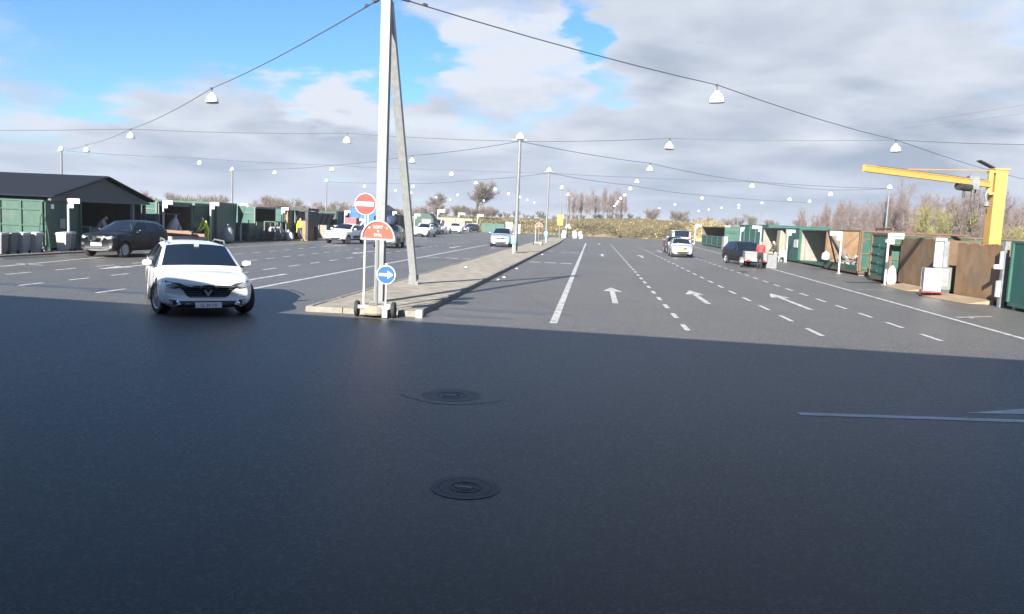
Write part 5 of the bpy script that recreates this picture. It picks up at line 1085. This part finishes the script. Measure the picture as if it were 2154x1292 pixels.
# ================================================================== people
def person(label, loc, face, h=1.75, lean=0.0, arms=(None,None), jacket=(.1,.1,.1), trousers=(.04,.045,.06), hair=(.08,.06,.045), shoes=(.02,.02,.02), skin=(.50,.32,.24), stride=.0, crouch=0.0, cap=None):
    k = h/1.75; ca, sa = math.cos(R(lean)), math.sin(R(lean)); hip = (.93-crouch)*k
    def tor(x, y, z): return Vector((x*ca + z*sa, y, hip + z*ca - x*sa))         # torso frame, x forward
    J = {'pel': Vector((0,0,hip)), 'wai': tor(0,0,.16*k), 'che': tor(.01,0,.40*k), 'nec': tor(.0,0,.58*k), 'hea': tor(.045*k,0,.70*k), 'top': tor(.03*k,0,.80*k)}
    E_ = [('pel','wai'),('wai','che'),('che','nec'),('nec','hea'),('hea','top')]; Rr = {'pel':(.155,.115),'wai':(.145,.11),'che':(.165,.12),'nec':(.06,.06),'hea':(.085,.10),'top':(.065,.075)}
    for s, n_ in ((1,'l'),(-1,'r')):
        J['sh'+n_] = tor(0,.19*s*k,.50*k); A = arms[0 if s == 1 else 1]
        if A is None: A = (.10,.26*s,.95,.20,.24*s,.72)
        J['el'+n_] = Vector((A[0],A[1],A[2]*k)); J['wr'+n_] = Vector((A[3],A[4],A[5]*k)); d = (J['wr'+n_]-J['el'+n_]).normalized(); J['ha'+n_] = J['wr'+n_]+d*.09
        J['hi'+n_] = Vector((0,.095*s*k,hip-.05)); J['kn'+n_] = Vector((.03+stride*s*.5+crouch*.8,.105*s*k,(.49-crouch*.3)*k)); J['an'+n_] = Vector((-.03+stride*s,.11*s*k,.085*k)); J['to'+n_] = Vector((.16+stride*s,.125*s*k,.045*k))
        E_ += [('che','sh'+n_),('sh'+n_,'el'+n_),('el'+n_,'wr'+n_),('wr'+n_,'ha'+n_),('pel','hi'+n_),('hi'+n_,'kn'+n_),('kn'+n_,'an'+n_),('an'+n_,'to'+n_)]
        for q, r_ in (('sh',.075),('el',.052),('wr',.034),('ha',.036),('hi',.10),('kn',.068),('an',.048),('to',.042)): Rr[q+n_] = (r_,r_)
    names = list(J); me = bpy.data.meshes.new('p'); me.from_pydata([J[q][:] for q in names], [(names.index(a), names.index(b)) for a, b in E_], [])
    ob = bpy.data.objects.new('p', me); col.objects.link(ob); ob.modifiers.new('k','SKIN')
    for i, q in enumerate(names): me.skin_vertices[0].data[i].radius = (Rr[q][0]*k, Rr[q][1]*k); me.skin_vertices[0].data[i].use_root = q == 'pel'
    sb = ob.modifiers.new('s','SUBSURF'); sb.levels = 1; sb.render_levels = 1
    bpy.context.view_layer.update(); ev = bpy.data.meshes.new_from_object(ob.evaluated_get(bpy.context.evaluated_depsgraph_get())); bpy.data.objects.remove(ob)
    reg = {'hea':3,'top':4,'nec':3,'ha':3,'wr':0,'el':0,'sh':0,'che':0,'wai':0,'pel':1,'hi':1,'kn':1,'an':1,'to':2}
    nm = label[:18].replace(' ','_'); mats = [mat('jacket_'+nm, jacket, .8, var=.18, scale=8, bump=.4, bscale=14), mat('trousers_'+nm, trousers, .85, var=.18, scale=8, bump=.3, bscale=14), flat('shoes_'+nm, shoes, .6), flat('skin_'+nm, skin, .6), flat('hair_'+nm, hair, .7)]
    t = thing('person', label, 'person', (*loc,.0), R(face))
    mb = MB(); mb.v = [v.co[:] for v in ev.vertices]
    for p in ev.polygons:
        c = Vector(p.center); best = min(names, key=lambda q: (J[q]-c).length - Rr[q][0]*k*.8); key = best if best in reg else best[:-1]
        g_ = reg[key]
        if key in ('hea','top'): loc_ = c - J['hea']; fwd = Vector((ca,0,-sa)); g_ = 4 if (loc_.dot(fwd) < .015 or loc_.dot(Vector((sa,0,ca))) > .075) else 3
        mb.f.append(tuple(p.vertices)); mb.mi.append(g_)
    # fingers and face
    mb.cur = 3
    for s, n_ in ((1,'l'),(-1,'r')):
        hnd = J['ha'+n_]; d = (J['ha'+n_]-J['wr'+n_]).normalized(); sx = d.cross(Vector((0,0,1))); sx = sx.normalized() if sx.length > .1 else Vector((1,0,0)); cu = sx.cross(d)
        for f in range(4): b0 = hnd + sx*(.021*(f-1.5)); L = (.07,.08,.075,.06)[f]; mb.tube([b0, b0+d*L*.6-cu*.008, b0+d*L*.9-cu*.03], [.009,.008,.006], 5)
        b0 = hnd - sx*.035*s - d*.04; mb.tube([b0, b0-sx*.025*s+d*.03, b0-sx*.02*s+d*.06], [.010,.009,.007], 5)
    fw = Vector((ca,0,-sa)); upv = Vector((sa,0,ca)); hc = J['hea']; mb.tube([hc+fw*.085+upv*.01, hc+fw*.115-upv*.012, hc+fw*.09-upv*.02], [.008,.014,.008], 5)
    for s in (1,-1): mb.obox(hc+Vector((0,s*.088,0))*k, (.03,.014,.05))
    mb.cur = 2
    for s in (1,-1): mb.obox(hc+fw*.094+upv*.028+Vector((0,s*.032,0)), (.012,.02,.010))
    mb.obox(hc+fw*.095-upv*.045, (.01,.045,.008))
    mb.build('body', mats, t, smooth=70, fix=False); bpy.data.meshes.remove(ev); return t
HV = (.95,1.0,.07)
person('person in full yellow hi-vis clothing bending over by the green hopper', (-23.75,48.0), -115, 1.72, 28, ((.42,.20,1.0,.62,.12,.82),(.40,-.18,1.0,.60,-.12,.84)), HV, HV, (.75,.75,.70), (.03,.03,.03))
person('person in a red jacket and black trousers leaning into the grey trailer', (10.0,49.85), 75, 1.72, 22, ((.34,.24,1.10,.55,.16,.95),(.36,-.22,1.10,.56,-.14,.95)), (.62,.05,.06), (.02,.02,.022), (.25,.20,.15))
person('person in dark jacket and pale apron standing right of the trailer', (11.25,51.6), 190, 1.72, 8, ((.22,.24,1.10,.42,.16,1.08),(.22,-.24,1.10,.42,-.16,1.08)), (.05,.055,.04), (.42,.36,.30), (.55,.52,.48), (.03,.03,.03))
person('person in pale grey clothes bending inside the shed opening', (-24.9,38.6), 20, 1.72, 34, ((.42,.2,1.0,.6,.1,.9),(.42,-.2,1.0,.6,-.1,.9)), (.50,.50,.50), (.10,.10,.11), (.35,.33,.30))
person('person in hi-vis jacket standing in the portal booth', (-23.0,62.0), -80, 1.75, 4, (None,None), HV, (.05,.05,.06))
person('person in white shirt bending by the silver car, right of the strut', (-20.2,93.3), -60, 1.75, 22, ((.3,.22,1.05,.5,.2,.85),(.3,-.22,1.05,.5,-.2,.85)), (.72,.72,.74), (.05,.05,.07))
person('dark haired person in grey walking beside the white van', (-20.3,110.5), -90, 1.78, 3, (None,None), (.36,.36,.38), (.10,.10,.12), (.04,.035,.03), stride=.10)
person('person in pale jacket stooping right of the far white hatchback', (-20.6,127), -100, 1.7, 30, (None,None), (.45,.46,.50), (.08,.08,.1))

# ================================================================== vegetation
def bare_tree(seed, h, style):
    q = random.Random(seed); tr = MB(); tw = MB()
    def seg(mb, p, d, L, r0, r1, n, bend):
        p1 = p + d*L*.5 + Vector((q.uniform(-1,1),q.uniform(-1,1),q.uniform(-.3,.6)))*bend*L; p2 = p + d*L + Vector((q.uniform(-1,1),q.uniform(-1,1),q.uniform(0,.8)))*bend*L
        mb.tube([p,p1,p2],[r0,(r0+r1)/2,r1],n,False); return p1, p2
    def twig(p, d, L, r):
        x = d.cross(Vector((q.uniform(-1,1),q.uniform(-1,1),q.uniform(-1,1)))); x = x.normalized()*r if x.length > .01 else Vector((r,0,0)); m = p + d*L*.55 + Vector((q.uniform(-.12,.12),q.uniform(-.12,.12),.06))*L; e = m + (d+Vector((q.uniform(-.5,.5),q.uniform(-.5,.5),q.uniform(-.1,.6)))).normalized()*L*.5
        tw.add([p-x,p+x,m+x*.7,m-x*.7,e],[(0,1,2,3),(3,2,4)])
        return m, e
    def grow(p, d, L, r, depth):
        if depth >= style['max']:
            for k in range(style['tw']):
                dd = (d*.8 + Vector((q.gauss(0,.55),q.gauss(0,.55),q.gauss(.15,.45)))).normalized(); m, e = twig(p + d*L*q.uniform(0,.9), dd, L*q.uniform(.7,1.3), style['tr'])
                for j in range(style['tw2']): twig(p.lerp(e, q.uniform(.4,1)), (dd+Vector((q.gauss(0,.6),q.gauss(0,.6),q.gauss(.1,.5)))).normalized(), L*q.uniform(.35,.8), style['tr']*.75)
            return
        m, e = seg(tr, p, d, L, r, r*.62, 5 if depth < 2 else 4, style['bend'])
        n = style['n'][depth]
        for k in range(n):
            f = style['f0'][depth] + (1-style['f0'][depth])*(k+q.random())/n; b = p.lerp(m, f*2) if f < .5 else m.lerp(e, f*2-1)
            an = q.uniform(0,2*math.pi); sp = style['sp'][depth]*q.uniform(.7,1.25)
            side = Vector((math.cos(an),math.sin(an),0)); side = (side - d*side.dot(d)).normalized(); dd = (d*math.cos(sp)+side*math.sin(sp)+Vector((0,0,style['up']))).normalized()
            grow(b, dd, L*style['len'][depth]*q.uniform(.75,1.15)*(1.15-.45*f if depth == 0 and style.get('cone') else 1), r*style['rr'][depth], depth+1)
        grow(e, (d+Vector((q.gauss(0,.15),q.gauss(0,.15),.15))).normalized(), L*style['len'][depth]*.85, r*.5, depth+1)
    base = style.get('stems',1)
    for k in range(base):
        a = 2*math.pi*k/base; d = Vector((0,0,1)) if base == 1 else Vector((math.cos(a)*style['fan'],math.sin(a)*style['fan'],1)).normalized()
        grow(Vector((q.uniform(-.2,.2),q.uniform(-.2,.2),-.15)) if base > 1 else Vector((0,0,-.15)), d, h*style['L0']*q.uniform(.85,1.1), style['r0']*h, 0)
    return tr, tw
OAK = dict(max=4, n=[7,5,4,3], f0=[.45,.25,.2,.2], sp=[.85,.75,.7,.7], len=[.62,.58,.58,.6], rr=[.42,.5,.5,.5], up=.10, bend=.08, tw=3, tw2=2, tr=.025, L0=.46, r0=.030)
BIRCH = dict(max=2, n=[17,5], f0=[.22,.2], sp=[.46,.5], len=[.27,.5], rr=[.26,.45], up=.38, bend=.03, tw=5, tw2=3, tr=.014, L0=.80, r0=.0072, cone=True)
BUSH = dict(max=2, n=[5,4], f0=[.2,.2], sp=[.6,.6], len=[.5,.55], rr=[.5,.5], up=.12, bend=.08, tw=4, tw2=3, tr=.020, L0=.50, r0=.008, stems=6, fan=.55)
def proto(name, seed, h, style, bm_, tm, label):
    tr, tw = bare_tree(seed, h, style); t = thing(name, label, 'bush' if style is BUSH else 'tree', (0,0,-500))
    tr.build('trunk', M[bm_], t, smooth=60, fix=False); tw.build('crown', M[tm], t, fix=False); return t
def plant(pr, x, y, rz, s, label=None, group=None, first=set()):
    z = TH(x, y) if y > 150 else 0
    if pr.name not in first:
        first.add(pr.name); pr.location = (x,y,z); pr.rotation_euler = (0,0,rz); pr.scale = s if hasattr(s,'__len__') else (s,s,s)
        if label: pr['label'] = label
        if group: pr['group'] = group
        return pr
    return dup(pr, (x,y,z), rz, label, group, s)
q = random.Random(5)
oak = proto('oak_tree', 31, 10.5, OAK, 'barkd', 'twigb', 'large bare round crowned tree on the bank left of centre')
plant(oak, -35, 243, .4, (1.65,1.65,1.30), 'large bare round crowned tree on the bank left of centre')
plant(oak, -50, 255, 2.1, 1.0, 'smaller bare tree left of the large round crowned tree')
BL = 'bare birch in the grove on the bank beyond the brush pile'; birches = [proto('birch_tree', 40+k, 10, BIRCH, 'barkb', 'twigp', BL) for k in range(4)]
for k in range(34): plant(birches[k%4], -5+q.uniform(-3.5,15), 262+q.uniform(-12,26), q.uniform(0,6.28), q.uniform(.75,1.0), BL, 'birches on the bank')
WL = 'bare purple brown birch in the wood behind the right hand containers'
for k in range(170):
    f = (k+q.random())/170; y = 56 + 104*f**1.1; x0 = 27 + 9*f; x = x0 + abs(q.gauss(0, 1))*13 + q.uniform(0,3)
    if math.hypot(x-31.7, y-92.4) < 1 or math.hypot(x-33.5, y-68.2) < 1: x += 2
    s = q.uniform(.50,.74)*(1.0 if f < .6 else 1.05); plant(birches[k%4], x, y, q.uniform(0,6.28), (s*1.1,s*1.1,s), WL, 'birches of the right hand wood')
bushes = [proto('bare_bush', 60+k, 4.2, BUSH, 'barkd', ('twigo','twigb','twigp')[k], 'leafless bush') for k in range(3)]
UB = 'low leafless bush at the foot of the right hand wood'
for k in range(60):
    f = (k+q.random())/60; y = 55+110*f; plant(bushes[k%3], 24.5+9*f+q.uniform(0,5)+(2 if y < 95 else 0), y, q.uniform(0,6.28), q.uniform(.62,.95), UB, 'bushes below the wood')
ybush = proto('budding_bush', 71, 5.2, BUSH, 'barkd', 'twigy', 'yellow green budding bush below the crane arm')
plant(ybush, 29.5, 72, 0, (1.05,1.05,1.15)); plant(ybush, 29.5, 60, 2, .8, 'low yellow green bush just left of the crane column')
LB = 'leafless bush in the hedge behind the left hand containers'
for k in range(46):
    f = (k+q.random())/46; plant(bushes[1+k%2], -100+75*f+q.uniform(-5,5), 140+18*q.random()+40*f, q.uniform(0,6.28), q.uniform(.8,1.15)*(1.3 if f < .62 else .85), LB, 'hedge behind the left hand containers')
CB = 'leafless shrub on the skyline of the grassy bank'
for k in range(64):
    f = (k+q.random())/64; plant(bushes[k%3], -75+165*f+q.uniform(-3,3), 246+q.uniform(0,30), q.uniform(0,6.28), q.uniform(.55,1.05)*(1.25 if f > .55 or f < .25 else .8), CB, 'shrubs on the bank skyline')
# brush pile
def heap(name, label, cx, cy, L, D, Hh, seed, m, sticks, pale=.12):
    qq = random.Random(seed); nx, ny = 44, 12; mb = MB()
    top = lambda u, v: Hh(u)*max(0,1-(2*v-1)**2)**.6
    for j in range(ny+1):
        for i in range(nx+1):
            u, v = i/nx, j/ny; mb.v.append((cx-L/2+L*u, cy-D/2+D*v, TH(cx-L/2+L*u, cy-D/2+D*v)-.1+top(u,v)*qq.uniform(.7,1.05)))
    for j in range(ny):
        for i in range(nx): mb.f.append((j*(nx+1)+i, j*(nx+1)+i+1, (j+1)*(nx+1)+i+1, (j+1)*(nx+1)+i)); mb.mi.append(0)
    for k in range(sticks):
        u, v = qq.random(), qq.uniform(.02,.75); x, y = cx-L/2+L*u, cy-D/2+D*v; z = TH(x,y)+top(u,v)*qq.uniform(.75,1.0)
        d = Vector((qq.gauss(0,1),qq.gauss(0,.8),qq.gauss(.25,.45))).normalized(); l_ = qq.uniform(.5,1.7); s_ = Vector((qq.gauss(0,1),qq.gauss(0,1),qq.gauss(0,1))).normalized()*qq.uniform(.02,.07); p = Vector((x,y,z))
        mb.cur = 0 if qq.random() < .55 else (1 if qq.random() > pale else 2); mb.add([p-s_,p+s_,p+d*l_+s_*.5,p+d*l_-s_*.5],[(0,1,2,3)])
        if qq.random() < .6:
            e = p + d*l_*.6; d2 = (d+Vector((qq.gauss(0,.8),qq.gauss(0,.8),qq.gauss(.2,.5)))).normalized()*l_*.6; mb.add([e-s_*.6,e+s_*.6,e+d2],[(0,1,2)])
    return tag(mb.build(name, [M[m], M['brusho'], M['straw']], fix=False), label, 'brush pile', kind='stuff')
heap('brush_pile', 'long olive brown pile of garden cuttings at the end of the yard', 6.5, 156, 23, 8, lambda u: (1.6+.9*math.sin(9*u)+.7*math.sin(21*u+1))*min(1,u*12)*min(1,(1-u)*5+.5), 3, 'brush', 5200, .2)
heap('straw_pile', 'tall pale yellow pile of cut branches at the right end of the brush', 21.5, 158, 10, 9, lambda u: 3.9*max(.05,math.sin(math.pi*u))**.7, 8, 'straw', 2600, .75)
# rough grass tufts on the edge of the bank
qq = random.Random(13); mb = MB()
for k in range(9000):
    x, y = qq.uniform(-60,60), 153+abs(qq.gauss(0,1))*24
    z = TH(x,y); hh = qq.uniform(.12,.45); a = qq.uniform(0,3.14); s_ = Vector((math.cos(a),math.sin(a),0))*qq.uniform(.05,.16); p = Vector((x,y,z-.02)); tp = p+Vector((qq.gauss(0,.12),qq.gauss(0,.12),hh)); mb.cur = qq.choice((0,0,1)); mb.add([p-s_,p+s_,tp],[(0,1,2)])
tag(mb.build('rough_grass', [mat('dry_grass', (.27,.225,.11), .95, var=.3, scale=.3), mat('green_grass', (.11,.13,.045), .95, var=.3, scale=.3)], fix=False), 'rough straw coloured grass on the far bank', 'grass', kind='stuff')
hz_m = bpy.data.materials.new('haze_air'); hz_m.use_nodes = True; hn = hz_m.node_tree; hn.nodes.clear()
pvn = hn.nodes.new('ShaderNodeVolumePrincipled'); pvn.inputs['Color'].default_value = (.92,.95,1,1); pvn.inputs['Density'].default_value = .00045; pvn.inputs['Anisotropy'].default_value = .2
hn.links.new(pvn.outputs[0], hn.nodes.new('ShaderNodeOutputMaterial').inputs['Volume'])
tag(MB().box(-1600,1600,-420,3100,-1.2,24).build('haze', hz_m), 'thin pale haze in the air over the yard', 'haze', kind='stuff')
bpy.context.view_layer.update()
